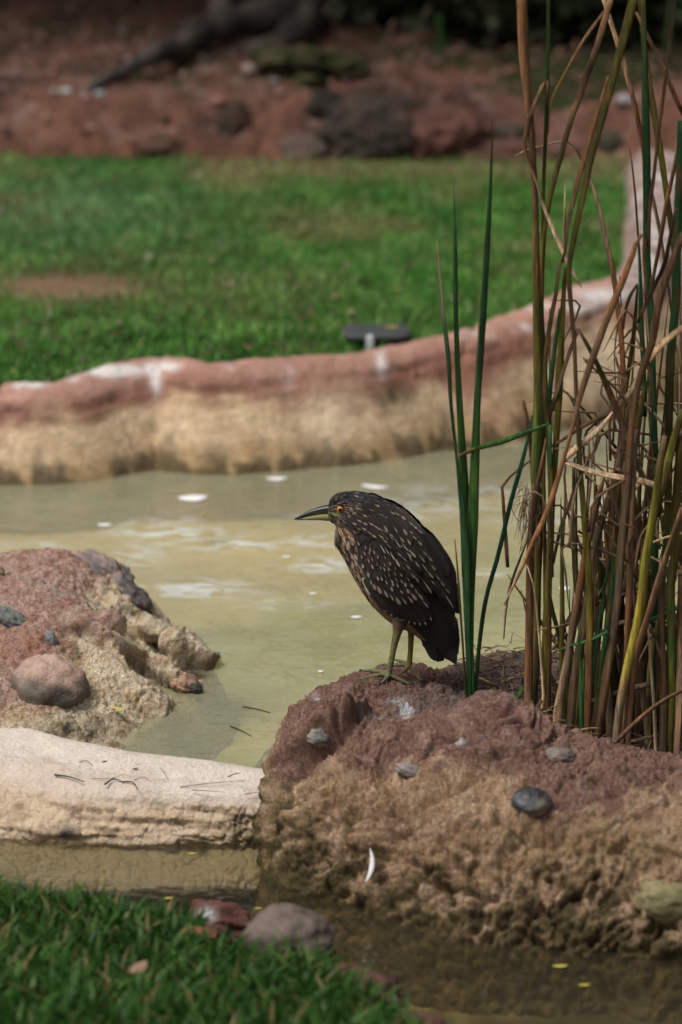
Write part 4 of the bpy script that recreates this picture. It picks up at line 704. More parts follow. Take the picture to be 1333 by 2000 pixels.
s0 = np.linspace(0, 1, len(rt)); ss = np.linspace(0, 1, NT); rr = np.stack([np.interp(ss, s0, rt[:, k]) for k in range(5)], 1)
for _ in range(14): rr[1:-1] = .5 * rr[1:-1] + .25 * (rr[2:] + rr[:-2])
ph = np.linspace(0, 2 * np.pi, NP, endpoint=False)      # 0 = back line, pi/2 = near side, pi = belly
def ring_pt(i, p):
    """(u, v, y) on the body; y < 0 is the side facing the camera"""
    a, b, w = rr[i, :2], rr[i, 2:4], rr[i, 4]; cth, sth = np.cos(p), np.sin(p)
    k = (1 + cth * np.abs(cth) ** -.08 if False else 1 + cth) / 2
    q = b[None] + (a - b)[None] * k[:, None]; return q, -np.sign(sth) * np.abs(sth) ** .92 * w * ZK
BU = np.zeros((NT, NP, 2)); BY = np.zeros((NT, NP))
for i in range(NT): BU[i], BY[i] = ring_pt(i, ph)
BW = hw(BU[..., 0], BU[..., 1], BY)                     # body surface, world
fN = -normals(BW.reshape(-1, 3), grid_faces(NT, NP, True)).reshape(NT, NP, 3)
cen = BW.mean(1, keepdims=True); fN = np.where(((fN * (BW - cen)).sum(-1, keepdims=True)) < 0, -fN, fN)
bodyV = BW.reshape(-1, 3); bodyF = [grid_faces(NT, NP, True)]
k = len(bodyV); bodyV = np.r_[bodyV, BW[0].mean(0)[None], BW[-1].mean(0)[None]]; j = np.arange(NP); j2 = (j + 1) % NP
bodyF.append(np.r_[np.stack([np.full(NP, k), j2, j], 1), np.stack([np.full(NP, k + 1), (NT - 1) * NP + j, (NT - 1) * NP + j2], 1)])
# legs and toes
def limb(uvy, rad, n=14, sides=12):
    P = hw(*np.array(uvy, float).T); P = catmull(P, n); r = np.interp(np.linspace(0, 1, n), np.linspace(0, 1, len(rad)), rad) * ZK
    return tube(P, r, sides)
m1 = 1 / ZK / 1000                                       # one millimetre in crop units
LY = .026
near = [limb([(800, 960, -LY), (778, 1060, -LY), (752, 1180, -LY), (722, 1340, -LY), (715, 1368, -LY)], [70, 34, 24, 21, 24]),
        limb([(722, 1362, -LY), (640, 1366, -LY - .008), (560, 1376, -LY - .012), (500, 1386, -LY - .014)], [22, 17, 14, 9]),
        limb([(722, 1362, -LY), (650, 1358, -LY + .010), (580, 1364, -LY + .022), (530, 1372, -LY + .03)], [20, 16, 13, 8]),
        limb([(722, 1366, -LY), (690, 1382, -LY - .022), (660, 1396, -LY - .036)], [19, 15, 9]),
        limb([(715, 1366, -LY), (770, 1390, -LY - .004), (820, 1412, -LY - .006), (868, 1428, -LY - .008)], [20, 16, 14, 9])]
far = [limb([(905, 980, LY), (880, 1080, LY), (877, 1200, LY), (868, 1335, LY), (865, 1362, LY)], [60, 28, 22, 20, 23]),
       limb([(866, 1356, LY), (800, 1350, LY - .004), (740, 1352, LY - .004), (690, 1356, LY)], [21, 16, 13, 8]), limb([(866, 1356, LY), (810, 1346, LY + .014), (750, 1344, LY + .028)], [18, 14, 8]),
       limb([(866, 1360, LY), (830, 1376, LY - .02), (800, 1388, LY - .03)], [17, 13, 8]), limb([(862, 1358, LY), (900, 1394, LY - .012), (925, 1420, LY - .02), (945, 1440, LY - .026)], [19, 15, 13, 9])]
V, F, _ = join([(bodyV, bodyF, None)] + [(a, b, None) for a, b in near + far])
tmp = bpy.data.objects.new('tmp', mesh_np('tmp', V, F)); COL.objects.link(tmp)
m = tmp.modifiers.new('r', 'REMESH'); m.mode = 'VOXEL'; m.voxel_size = .0021; m2 = tmp.modifiers.new('s', 'SMOOTH'); m2.factor = .5; m2.iterations = 4
ev = tmp.evaluated_get(bpy.context.evaluated_depsgraph_get()); me = ev.to_mesh()
V = np.empty(len(me.vertices) * 3, np.float32); me.vertices.foreach_get('co', V); V = V.reshape(-1, 3).astype(float)
nl = np.empty(len(me.loops), np.int32); me.loops.foreach_get('vertex_index', nl); tot = np.empty(len(me.polygons), np.int32); me.polygons.foreach_get('loop_total', tot); F = nl.reshape(-1, 4)
ev.to_mesh_clear(); bpy.data.objects.remove(tmp)
u = 770 + (V[:, 0] - H0[0]) / ZK; v = 1365 - (V[:, 2] - H0[2]) * CV / ZK; n2 = fbm(V, 120, 3, 301); n3 = noise(V * [1, 1, .4], 260, 302)
c = np.tile([.028, .020, .016], (len(V), 1))
belly = sstep(0, 60, v - np.interp(u, [340, 500, 620, 745, 900, 1100], [470, 700, 830, 930, 1000, 1150])); c = mix(c, [.17, .105, .07], .8 * belly * (u < 900)); c = mix(c, [.05, .04, .034], .5 * sstep(0, .5, n2))
leg = (v > np.where(u < 830, 1052, 1082)) & (u < 960) & (v > 1040)
lc = mix(np.tile([.16, .145, .045], (len(V), 1)), [.085, .085, .06], sstep(-.1, .3, n3 + .4 * n2)); lc = mix(lc, [.17, .13, .025], sstep(840, 860, u)); lc = mix(lc, [.075, .08, .05], sstep(1330, 1380, v) * .6)
c = np.where(leg[:, None], lc, c)
lore = np.clip(1.5 * blob(u, v, 340, 250, 40, 15) + .6 * blob(u, v, 306, 286, 18, 14), 0, 1); c = mix(c, [.24, .26, .12], np.clip(lore, 0, 1) * (u < 400))
M_BIRD = attr_mat('heron_skin', .7, ((200, .2), (900, .2)), ((900, .0006),), .25)
heron = put('night_heron', V, F, M_BIRD, cols=c, base=H0, label='young brown spotted night heron standing hunched on the rock ledge, facing left', cat='bird')
claw_m = plain('heron_claw', (.02, .018, .016), .4, .4)
for pts_ in ([(500, 1384, -LY - .014), (486, 1382, -LY - .0142), (479, 1392, -LY - .0144)], [(530, 1371, -LY + .03), (516, 1370, -LY + .03), (508, 1380, -LY + .03)], [(662, 1394, -LY - .036), (650, 1396, -LY - .04), (643, 1408, -LY - .042)], [(866, 1424, -LY - .008), (884, 1420, -LY - .009), (892, 1446, -LY - .01)],
             [(690, 1354, LY), (678, 1354, LY), (671, 1362, LY)], [(943, 1436, LY - .026), (958, 1434, LY - .028), (964, 1462, LY - .03)]):
    V, F = limb(pts_, [9, 7, 1], 7, 7); put('claw', V, F, claw_m, parent=heron)
# bill
def bill(top, bot, half, tipw, yoff=0):
    n = 22; t = np.linspace(0, 1, n); T_ = catmull(np.array([(*a, 0) for a in top]), n); B_ = catmull(np.array([(*a, 0) for a in bot]), n); a = np.linspace(0, 2 * np.pi, 16, endpoint=False); V = []
    for i in range(n):
        c0 = (T_[i] + B_[i]) / 2; h = (T_[i] - B_[i]) / 2; w = (half * (1 - t[i]) ** .8 + tipw) * ZK
        V.append(hw(c0[0] + h[0] * np.cos(a), c0[1] + h[1] * np.cos(a), -w * np.sin(a)))
    V = np.concatenate(V); V = np.r_[V, V[:16].mean(0)[None], V[-16:].mean(0)[None]]; j = np.arange(16); j2 = (j + 1) % 16
    return V, [grid_faces(n, 16, True), np.r_[np.stack([np.full(16, n * 16), j2, j], 1), np.stack([np.full(16, n * 16 + 1), (n - 1) * 16 + j, (n - 1) * 16 + j2], 1)]]
def hcoord(V): return 770 + (V[:, 0] - H0[0]) / ZK, 1365 - (V[:, 2] - H0[2]) * CV / ZK
M_BILL = attr_mat('heron_bill', .42, ((150, .15),), (), .5)
V, F = bill([(312, 200), (270, 208), (215, 222), (150, 247), (95, 276), (54, 300)], [(312, 258), (270, 259), (215, 268), (150, 283), (95, 297), (54, 304)], 30, 2); u, v = hcoord(V)
c = mix(np.tile([.010, .011, .012], (len(V), 1)), [.13, .135, .045], sstep(-4, 6, v - np.interp(u, [54, 110, 200, 312], [330, 288, 250, 236]))); c = mix(c, [.11, .13, .07], sstep(280, 312, u) * .8); put('upper_bill', V, F, M_BILL, parent=heron, cols=c)
V, F = bill([(312, 257), (270, 258), (215, 267), (150, 282), (95, 296), (58, 303)], [(318, 318), (270, 314), (215, 310), (150, 310), (95, 309), (58, 308)], 26, 2); u, v = hcoord(V)
c = mix(np.tile([.22, .205, .075], (len(V), 1)), [.02, .016, .014], sstep(135, 95, u)); c = mix(c, [.2, .22, .1], sstep(260, 312, u)); put('lower_bill', V, F, M_BILL, parent=heron, cols=c)
# eyes
i_e = int(np.argmin(((BU[:, 8:24].mean(1) - [373, 215]) ** 2).sum(1)))
def eye(side):
    d = ((BU - [373, 216]) ** 2).sum(-1) + 1e9 * ((BY * side) < 0); k = np.unravel_index(d.argmin(), d.shape); ysur = BY[k]
    th = np.linspace(0, np.pi, 20); p2 = np.linspace(0, 2 * np.pi, 28, endpoint=False); T_, P_ = np.meshgrid(th, p2, indexing='ij'); rad = 25
    def ball(r, y, sq):
        U = np.stack([np.sin(T_) * np.cos(P_), np.sin(T_) * np.sin(P_), np.cos(T_) * side], -1).reshape(-1, 3); return hw(373 + r * U[:, 0], 216 + r * U[:, 1], y + r * sq * ZK * U[:, 2]), U
    V, U = ball(rad, ysur - side * .0012, .75); r_ = np.hypot(U[:, 0], U[:, 1])
    c = mix(np.tile([.55, .17, .012], (len(V), 1)), [.60, .25, .02], sstep(.5, .75, r_)); c = mix(c, [.03, .025, .02], sstep(.80, .88, r_)); c = mix(c, [.30, .09, .01], sstep(.58, .46, r_))
    e = put('eye', V, grid_faces(20, 28, True), attr_mat('heron_iris', .12, ((400, .15),), (), .6), parent=heron, cols=c)
    V, U = ball(12, ysur + side * 13.2 * ZK, .5); put('pupil', V, grid_faces(20, 28, True), plain('pupil', (.004, .004, .004), .06, .6, 0), parent=e)
eye(-1); eye(1)

# plumage of head, neck, breast and belly: small overlapping feathers following the body
r = np.random.default_rng(91); VV, FF, CC = [], [], []; nf = 0
def wing_cover(u, v): return (v > np.interp(u, [500, 530, 620, 700, 780, 900], [420, 372, 318, 330, 330, 380])) & (u > np.interp(v, [380, 480, 600, 700, 800, 900, 1000, 1100], [545, 540, 560, 585, 640, 730, 830, 940]))
for q in range(15000):
    t = r.uniform(.02, .97); i = t * (NT - 1); i0 = int(i); jj = r.uniform(0, NP); j0 = int(jj) % NP
    u_, v_ = BU[i0, j0]
    if wing_cover(u_, v_) and not r.random() < .06: continue
    if abs(u_ - 373) < 30 and abs(v_ - 216) < 28: continue
    if u_ < 300 or ((u_ - 340) / 44) ** 2 + ((v_ - 250 - (u_ - 340) * .1) / 15) ** 2 < 1: continue
    head = u_ < 620 and v_ < 330; L = (r.uniform(16, 30) if u_ < 420 and v_ < 330 else r.uniform(34, 62) if head else r.uniform(50, 100)) * ZK; wd_ = L * r.uniform(.10, .17)
    nst = max(2, int(L / np.linalg.norm(BW[min(i0 + 4, NT - 1), j0] - BW[max(i0 - 0, 0), j0]) * 4)) if i0 < NT - 5 else 3
    P = BW[i0, j0]; Nn = fN[i0, j0]; i1 = min(i0 + 6, NT - 1); T_ = BW[i1, j0] - P; ln = np.linalg.norm(T_)
    if ln < 1e-5: continue
    T_ /= ln; T_ = T_ - Nn * (T_ @ Nn); T_ /= np.linalg.norm(T_); B_ = np.cross(Nn, T_); T_ = T_ + B_ * r.normal(0, .10)
    j_sp = (jj / NP) * 2 * np.pi; stripe = math.sin(j_sp * 26 + 2.2 * math.sin(t * 9 + j_sp * 3)) + r.normal(0, .55)
    vrel = (v_ - np.interp(u_, [340, 500, 620, 745, 900], [470, 720, 850, 950, 1020]))
    dark = np.array([.032, .024, .020]) * r.uniform(.7, 1.5); buff = np.array([.30, .215, .15]) * r.uniform(.55, 1.15); rufous = np.array([.20, .095, .05])
    crown = v_ < np.interp(u_, [290, 380, 460, 600, 700], [215, 170, 175, 200, 240])
    if crown: col = np.array([.016, .017, .020]) * r.uniform(.7, 1.5) if r.random() < .86 else buff * .6; wd_ *= .8
    elif head: col = buff * .85 if stripe > .35 else (rufous * .6 if r.random() < .12 else dark)
    elif vrel > -20 and u_ > 560: col = np.array([.27, .175, .115]) * r.uniform(.6, 1.1)
    else: col = buff * 1.25 if stripe > .0 else (rufous if r.random() < .12 else dark)
    if u_ > 700 and v_ < 600: col = dark if r.random() < .7 else buff
    lift = .0007 + .0022 * r.random(); pr = np.array([(0, .6), (.35, 1.0), (.75, .8), (1.0, .06)])
    for tq, wq in pr:
        c0 = P + T_ * L * tq + Nn * (.0005 + lift * tq - .5 * (tq * L) ** 2 * (8 if head else 3)); VV += [c0 - B_ * wd_ * wq, c0 + Nn * .0004 * (wq), c0 + B_ * wd_ * wq]
        tipf = 1.25 if tq > .6 else 1.0; ed = col * .75; CC += [ed, np.minimum(col * tipf, .6), ed]
    for k_ in range(3):
        for h_ in range(2): b_ = nf * 12 + k_ * 3 + h_; FF.append((b_, b_ + 1, b_ + 4, b_ + 3))
    nf += 1
pl = put('plumage', np.array(VV), np.array(FF), attr_mat('heron_plumage', .75, ((500, .2),), (), .25, translucent=.05), parent=heron, cols=np.array(CC), kind='stuff')

# wing and back feathers
side_g = [(i, jx) for i in range(NT) for jx in range(1, 31)]
SU = np.array([BU[i, jx] for i, jx in side_g]); SYv = np.array([BY[i, jx] for i, jx in side_g]); SN = np.array([fN[i, jx] for i, jx in side_g])
def surf(u, v):
    d = (SU[:, 0] - u) ** 2 + (SU[:, 1] - v) ** 2; k = np.argpartition(d, 6)[:6]; w = 1 / (d[k] + 30); w /= w.sum()
    n_ = (SN[k] * w[:, None]).sum(0); return float((SYv[k] * w).sum()), n_ / np.linalg.norm(n_)
def feather_mat(name, base, spot, kind):
    m, n, L, p = material(name); tc = n.new('ShaderNodeTexCoord'); sx = n.new('ShaderNodeSeparateXYZ'); L.new(tc.outputs['UV'], sx.inputs[0])
    def mth(op, a, b=None):
        q = n.new('ShaderNodeMath'); q.operation = op
        for k_, val in enumerate((a, b)):
            if val is None: continue
            if isinstance(val, (int, float)): q.inputs[k_].default_value = val
            else: L.new(val, q.inputs[k_])
        return q.outputs[0]
    X_ = mth('ABSOLUTE', mth('SUBTRACT', sx.outputs[0], .5)); Y_ = sx.outputs[1]
    # barbs: fine slanting lines from the shaft
    wv = n.new('ShaderNodeTexWave'); wv.wave_type = 'BANDS'; wv.bands_direction = 'Y'; wv.inputs['Scale'].default_value = 14; wv.inputs['Distortion'].default_value = 1.5
    cb = n.new('ShaderNodeCombineXYZ'); L.new(sx.outputs[0], cb.inputs[0]); L.new(mth('ADD', Y_, X_), cb.inputs[1]); L.new(cb.outputs[0], wv.inputs['Vector'])
    mr = n.new('ShaderNodeMapRange'); mr.inputs['To Min'].default_value = .8; mr.inputs['To Max'].default_value = 1.3; L.new(wv.outputs['Fac'], mr.inputs[0])
    edge = n.new('ShaderNodeMapRange'); edge.inputs['From Min'].default_value = .33; edge.inputs['From Max'].default_value = .5; edge.inputs['To Min'].default_value = 1; edge.inputs['To Max'].default_value = 1.9; L.new(X_, edge.inputs[0])
    oi = n.new('ShaderNodeObjectInfo'); rv = n.new('ShaderNodeMapRange'); rv.inputs['To Min'].default_value = .75; rv.inputs['To Max'].default_value = 1.35; L.new(oi.outputs['Random'], rv.inputs[0])
    sc_ = mth('MULTIPLY', mth('MULTIPLY', mr.outputs[0], edge.outputs[0]), rv.outputs[0])
    mx = n.new('ShaderNodeMix'); mx.data_type = 'RGBA'; mx.blend_type = 'MULTIPLY'; mx.inputs[0].default_value = 1; mx.inputs[6].default_value = (*base, 1); L.new(sc_, mx.inputs[7]); col = mx.outputs[2]
    if kind:
        y0, y1, w0 = kind      # teardrop from y0 (thin) to y1 (wide, at the tip)
        f = n.new('ShaderNodeMapRange'); f.inputs['From Min'].default_value = y0; f.inputs['From Max'].default_value = y1; f.inputs['To Min'].default_value = 0; f.inputs['To Max'].default_value = w0; L.new(Y_, f.inputs[0])
        nz = n.new('ShaderNodeTexNoise'); nz.inputs['Scale'].default_value = 9; L.new(tc.outputs['UV'], nz.inputs['Vector'])
        rw = n.new('ShaderNodeMapRange'); rw.inputs['To Min'].default_value = .45; rw.inputs['To Max'].default_value = 1.5; L.new(oi.outputs['Random'], rw.inputs[0])
        dd = mth('SUBTRACT', mth('MULTIPLY', mth('MULTIPLY', f.outputs[0], rw.outputs[0]), mth('ADD', nz.outputs[0], .5)), X_)
        sm = n.new('ShaderNodeMapRange'); sm.interpolation_type = 'SMOOTHSTEP'; sm.inputs['From Min'].default_value = -.02; sm.inputs['From Max'].default_value = .03; L.new(dd, sm.inputs[0])
        m2_ = n.new('ShaderNodeMix'); m2_.data_type = 'RGBA'; L.new(sm.outputs[0], m2_.inputs[0]); L.new(col, m2_.inputs[6]); m2_.inputs[7].default_value = (*spot, 1); col = m2_.outputs[2]
    L.new(col, p.inputs['Base Color']); p.inputs['Roughness'].default_value = .55; p.inputs['Specular IOR Level'].default_value = .3
    b = n.new('ShaderNodeBump'); b.inputs['Distance'].default_value = .0005; L.new(wv.outputs['Fac'], b.inputs['Height']); L.new(b.outputs[0], p.inputs['Normal']); return m
DK = (.036, .027, .0225)
FM = {'cov': feather_mat('covert_feather', DK, (.54, .45, .36), (.62, .98, .27)), 'scap': feather_mat('scapular_feather', (.028, .022, .0195), (.56, .49, .40), (.45, .97, .15)), 'dark': feather_mat('flight_feather', (.022, .0185, .0175), (.3, .3, .3), None),
      'tip': feather_mat('tipped_feather', (.030, .022, .018), (.62, .56, .48), (.93, .985, .42)), 'mantle': feather_mat('mantle_feather', (.032, .024, .019), (.42, .33, .24), (.55, .97, .17)), 'small': feather_mat('small_covert', (.030, .023, .019), (.44, .34, .25), (.62, .96, .16)), 'white': feather_mat('white_edge', (.55, .53, .5), (.6, .6, .6), None)}
def feather(name, u, v, du, dv, width, mat, parent, far_parent, off=.002, lift=.002, bend=0.0, sub=10):
    """feather whose TIP lies at (u, v), pointing along (du, dv); sizes in crop units"""
    n = sub; t = np.linspace(0, 1, n); wpr = np.interp(t, [0, .15, .5, .8, .93, 1], [.35, .75, 1, .86, .5, .06]); V = []; L_ = math.hypot(du, dv); pu, pv = -dv / L_, du / L_
    for k_ in range(n):
        uu = u - du * (1 - t[k_]) + bend * pu * 4 * t[k_] * (1 - t[k_]); vv = v - dv * (1 - t[k_]) + bend * pv * 4 * t[k_] * (1 - t[k_]); hh = width * .5 * wpr[k_]
        for s_ in (-1, -.5, 0, .5, 1):
            a, b = uu + pu * hh * s_, vv + pv * hh * s_; y_, n_ = surf(a, b); p0 = hw(a, b, y_); V.append(p0 + n_ * (off + lift * t[k_] - .0011 * s_ * s_))
    V = np.array(V); uvc = np.array([(.5 + .5 * s_, tk) for tk in t for s_ in (-1, -.5, 0, .5, 1)]); o = put(name, V, grid_faces(n, 5), FM[mat], parent=parent, uv=uvc)
    o2 = bpy.data.objects.new(name, o.data); COL.objects.link(o2); o2.parent = far_parent; o2.scale = (1, -1, 1); BASE[o2.name] = BASE[o.name]
    return o
def carrier(name, outline, off, parent):
    """smooth wing body under the feathers"""
    us = np.array(outline, float); c0 = us.mean(0); rings = 9; V = []
    for q in np.linspace(0.02, 1, rings):
        for p in us: a, b = c0 + (p - c0) * q; y_, n_ = surf(a, b); V.append(hw(a, b, y_) + n_ * off * (1 - .9 * q ** 3))
    o = put(name, np.array(V), grid_faces(rings, len(us), True), FM['dark'], parent=parent, uv=np.tile([.5, .2], (len(V), 1))); return o
WO = [tuple(p) for p in catmull(np.array([(545, 385, 0), (640, 330, 0), (760, 350, 0), (900, 450, 0), (1010, 600, 0), (1100, 760, 0), (1170, 920, 0), (1190, 1080, 0), (1180, 1200, 0), (1090, 1160, 0), (960, 1080, 0), (830, 985, 0), (720, 890, 0), (620, 770, 0), (565, 640, 0), (535, 500, 0), (545, 385, 0)]), 60)[:-1, :2]]
wing = carrier('wing', WO, .0035, heron)
wing2 = bpy.data.objects.new('wing', wing.data); COL.objects.link(wing2); wing2.parent = heron; wing2.scale = (1, -1, 1); BASE[wing2.name] = BASE[wing.name]
# the far wing mirrors the near one about the bird's middle plane; its feathers must not be mirrored twice
def wfeather(*a, **k):
    o = feather(*a, wing, wing2, **k)
    for o2 in wing2.children:
        if o2.data == o.data: o2.scale = (1, 1, 1)
    return o
rf = np.random.default_rng(17)
# tail
tail = put('tail', *(lambda g: (g[0], g[1]))(tube(hw([1000, 1060, 1100], [1150, 1230, 1270], [0, 0, 0]), np.array([60, 50, 20]) * ZK, 12, .5)), FM['dark'], parent=heron, uv=np.tile([.5, .3], (3 * 12 + 2, 1)))
for k_, (tu, tv, w_, yo) in enumerate(((1100, 1300, 80, 0), (1075, 1298, 76, -.006), (1050, 1285, 70, -.012), (1100, 1296, 80, .006), (1070, 1290, 70, .012))):
    t = np.linspace(0, 1, 9); wp = np.interp(t, [0, .3, .85, 1], [.6, 1, .9, .3]); du, dv = 110, 230; L_ = math.hypot(du, dv); V = np.array([hw(tu - du * (1 - a) + (-dv / L_) * w_ * .5 * b * q, tv - dv * (1 - a) + (du / L_) * w_ * .5 * b * q, yo + .002 * q) for a, b in zip(t, wp) for q in (-1, 0, 1)])
    put('tail_feather', V, grid_faces(9, 3), FM['dark'], parent=tail, uv=np.array([(.5 + .5 * q, a) for a in t for q in (-1, 0, 1)]))
# primaries: long folded quills
for k_, (tu, tv, du, dv, w_) in enumerate(((1130, 1270, 330, 360, 70), (1160, 1288, 320, 390, 74), (1190, 1308, 300, 430, 78), (1196, 1296, 270, 440, 80), (1198, 1240, 240, 430, 84), (1196, 1180, 220, 410, 84), (1190, 1120, 220, 380, 84))):
    wfeather('primary_feather', tu, tv, du, dv, w_, 'dark', off=.0028 + .0006 * k_, lift=.0006, bend=-14, sub=14)
wfeather('primary_feather', 1211, 1190, 20, 190, 20, 'white', off=.003, lift=.0, sub=8)
# secondaries with white tips along the lower wing edge
SEC = [(700, 905, 150, 230), (742, 932, 160, 240), (782, 952, 170, 250), (822, 966, 180, 260), (862, 986, 190, 270), (900, 996, 195, 280), (938, 1003, 200, 290), (976, 1000, 200, 300), (1010, 968, 195, 300)]
for k_, (tu, tv, du, dv) in enumerate(SEC): wfeather('secondary_feather', tu, tv, du, dv, 66, 'tip', off=.0058 + .0005 * k_, lift=.0008, bend=-10, sub=14)
wfeather('covert_feather', 592, 797, 52, 105, 20, 'white', off=.004, lift=.001)
wfeather('covert_feather', 562, 728, 26, 60, 18, 'white', off=.004, lift=.001)
# greater coverts
GC = [(612, 705), (632, 735), (668, 760), (712, 785), (750, 808), (794, 838), (834, 836), (878, 832), (900, 812), (944, 812), (982, 872)]
for k_, (tu, tv) in enumerate(GC): wfeather('covert_feather', tu, tv, 70 + 6 * k_, 150, 60, 'cov', off=.0098 + .0002 * k_, lift=.0012, bend=-5)
# median and lesser coverts, row above row
rows_ = [([(586, 648), (612, 700), (655, 640), (702, 692), (742, 706), (752, 730), (806, 752), (850, 756), (912, 760)], 54, 110, 'cov'), ([(560, 590), (610, 590), (646, 668), (680, 668), (690, 606), (740, 690), (780, 712), (826, 716), (870, 716)], 50, 100, 'cov'),
         ([(545, 520), (592, 548), (630, 560), (664, 585), (700, 640), (722, 648), (768, 668), (806, 680), (846, 672)], 48, 92, 'small'), ([(556, 500), (580, 494), (606, 530), (650, 560), (690, 560), (716, 596), (756, 626), (796, 636)], 46, 86, 'small'),
         ([(530, 440), (560, 462), (590, 470), (618, 490), (652, 516), (690, 520), (726, 560), (766, 590)], 46, 80, 'small'), ([(548, 420), (576, 430), (606, 440), (634, 462), (664, 480), (700, 500), (736, 530)], 46, 76, 'dark'), ([(560, 400), (590, 405), (620, 418), (650, 440), (684, 456), (716, 480)], 48, 70, 'dark')]
for k_, (row, w_, l_, mt) in enumerate(rows_):
    for q, (tu, tv) in enumerate(row):
        a = math.atan2(1, .25 + .30 * (tu - 530) / 400) + rf.normal(0, .08); wfeather('covert_feather', tu + rf.normal(0, 4), tv + rf.normal(0, 4), l_ * math.cos(a), l_ * math.sin(a), w_ * rf.uniform(.9, 1.1), mt, off=.0115 + .0008 * k_, lift=.0010 + .0006 * rf.random())
# tertials: broad dark feathers folded over the rump
for k_, (tu, tv, du, dv, w_, mt) in enumerate(((1195, 960, 220, 360, 100, 'dark'), (1148, 905, 210, 340, 96, 'scap'), (1178, 880, 200, 340, 96, 'dark'), (1066, 792, 210, 300, 92, 'scap'), (1120, 800, 190, 320, 92, 'dark'), (1150, 770, 170, 310, 88, 'dark'), (1000, 775, 200, 260, 84, 'cov'), (1100, 690, 170, 290, 84, 'dark'))):
    wfeather('tertial_feather', tu, tv, du, dv, w_, mt, off=.0085 + .0006 * k_, lift=.0012, bend=-12, sub=12)
# scapulars with long pale streaks
SCP = [(1002, 672), (906, 684), (850, 612), (912, 598), (824, 600), (782, 570), (858, 540), (802, 506), (750, 528), (716, 490), (690, 482), (780, 450), (728, 440), (672, 430), (832, 476), (880, 520), (960, 620), (940, 560)]
for k_, (tu, tv) in enumerate(SCP): wfeather('scapular_feather', tu, tv, 80 + rf.normal(0, 6), 130 + rf.normal(0, 8), 56 * rf.uniform(.9, 1.1), 'scap', off=.0148 + .0004 * (700 - tv) / 40, lift=.0014)
# shoulder: plain dark
for (tu, tv) in ((740, 400), (690, 390), (640, 390), (800, 420), (850, 440), (700, 350), (650, 350), (760, 360), (820, 380), (600, 370)): wfeather('scapular_feather', tu + rf.normal(0, 4), tv, 60, 95, 60, 'mantle' if rf.random() < .7 else 'small', off=.0172, lift=.001)
# mantle along the back, small buff marks
mant = empty('mantle', H0); mant.parent = heron; mant.location = (0, 0, 0)
mant2 = empty('mantle', H0); mant2.parent = heron; mant2.location = (0, 0, 0)
for row in range(5):
    for q in range(17):
        f = q / 16; tu = np.interp(f, [0, .3, .6, 1], [640, 800, 940, 1150]) - row * 34 + rf.normal(0, 5); tv = np.interp(f, [0, .3, .6, 1], [210, 280, 410, 780]) + row * 26 + rf.normal(0, 5)
        a = math.atan2(np.interp(f, [0, .5, 1], [.5, 1.0, 1.6]), 1) ; L_ = 84 + 40 * f
        if row > 2 and f > .75: continue
        feather('mantle_feather', tu, tv, L_ * math.cos(a), L_ * math.sin(a), 46, 'mantle' if rf.random() < .92 else 'dark', mant, mant2, off=.0185 - .0030 * abs(row - 4) * .8 + .0015 * (1 - f), lift=.0012, sub=7)
# ================================================================== GRASS
def grass(name, x, y, z, h, w, col, seed, lean=.5, mat=None, **kw):
    """one blade for each point: five vertices, bent over"""
    r = np.random.default_rng(seed); n = len(x); a = r.uniform(0, 2 * np.pi, n); b = r.uniform(0, 2 * np.pi, n); k = np.abs(r.normal(0, lean, n)) + .12
    P = np.stack([x, y, z], 1); B = np.stack([np.cos(a), np.sin(a), 0 * a], 1) * (w * .5)[:, None]; D = np.stack([np.cos(b) * k, np.sin(b) * k, np.ones(n)], 1); D /= np.linalg.norm(D, axis=1)[:, None]
    D2 = np.stack([np.cos(b) * k * 2.6, np.sin(b) * k * 2.6, np.ones(n) * .75], 1); D2 /= np.linalg.norm(D2, axis=1)[:, None]
    m = P + D * (h * .55)[:, None]; t = m + D2 * (h * .5)[:, None]
    V = np.stack([P - B * .8, P + B * .8, m - B, m + B, t], 1).reshape(-1, 3); i = np.arange(n)[:, None] * 5
    F = [np.concatenate([i, i + 1, i + 3, i + 2], 1), np.concatenate([i + 2, i + 3, i + 4], 1)]
    C_ = np.repeat(col, 5, 0); put(name, V, F, mat or M_GRASS, cols=C_, kind='stuff', **kw)
r = np.random.default_rng(3)
# far lawn
n = 190000; x = r.uniform(-3.6, 2.6, n); y = 7.75 + 4.2 * r.random(n) ** .9; keep = behind(x, y) > .075; x, y = x[keep], y[keep]; z = lawn_z(x, y); P = np.stack([x, y, z], 1); px, py = proj(P)
n1 = fbm(P, 1.6, 4, 401); n2 = fbm(P, 6, 3, 402)
bare = np.clip(1.25 * blob(px, py, 130, 562, 190, 32) + .75 * sstep(385, 335, py) * sstep(280, 420, px) + .55 * blob(px, py, 560, 430, 160, 26) + .5 * blob(px, py, 330, 505, 180, 18), 0, 1)
keep = (r.random(len(x)) > bare * 1.02 + .25 * sstep(.2, .6, n1)) & (y < 11.75 + .12 * n2); x, y, z, P, px, py, n1, n2, bare = [q[keep] for q in (x, y, z, P, px, py, n1, n2, bare)]
c = mix(np.tile([.055, .21, .024], (len(x), 1)), [.15, .33, .065], sstep(-.3, .4, n2)); c = mix(c, [.17, .31, .14], .75 * np.clip(blob(px, py, 100, 420, 300, 75) + .0, 0, 1)); c = mix(c, [.27, .27, .10], np.clip(.75 * sstep(.0, .45, n1) * sstep(690, 420, py) + .6 * bare, 0, .85))
c = mix(c, [.26, .20, .09], (r.random(len(x)) < .035) * 1.0); c = mix(c, [.34, .38, .22], (r.random(len(x)) < .06) * .8); c = c * r.uniform(.65, 1.35, len(x))[:, None]
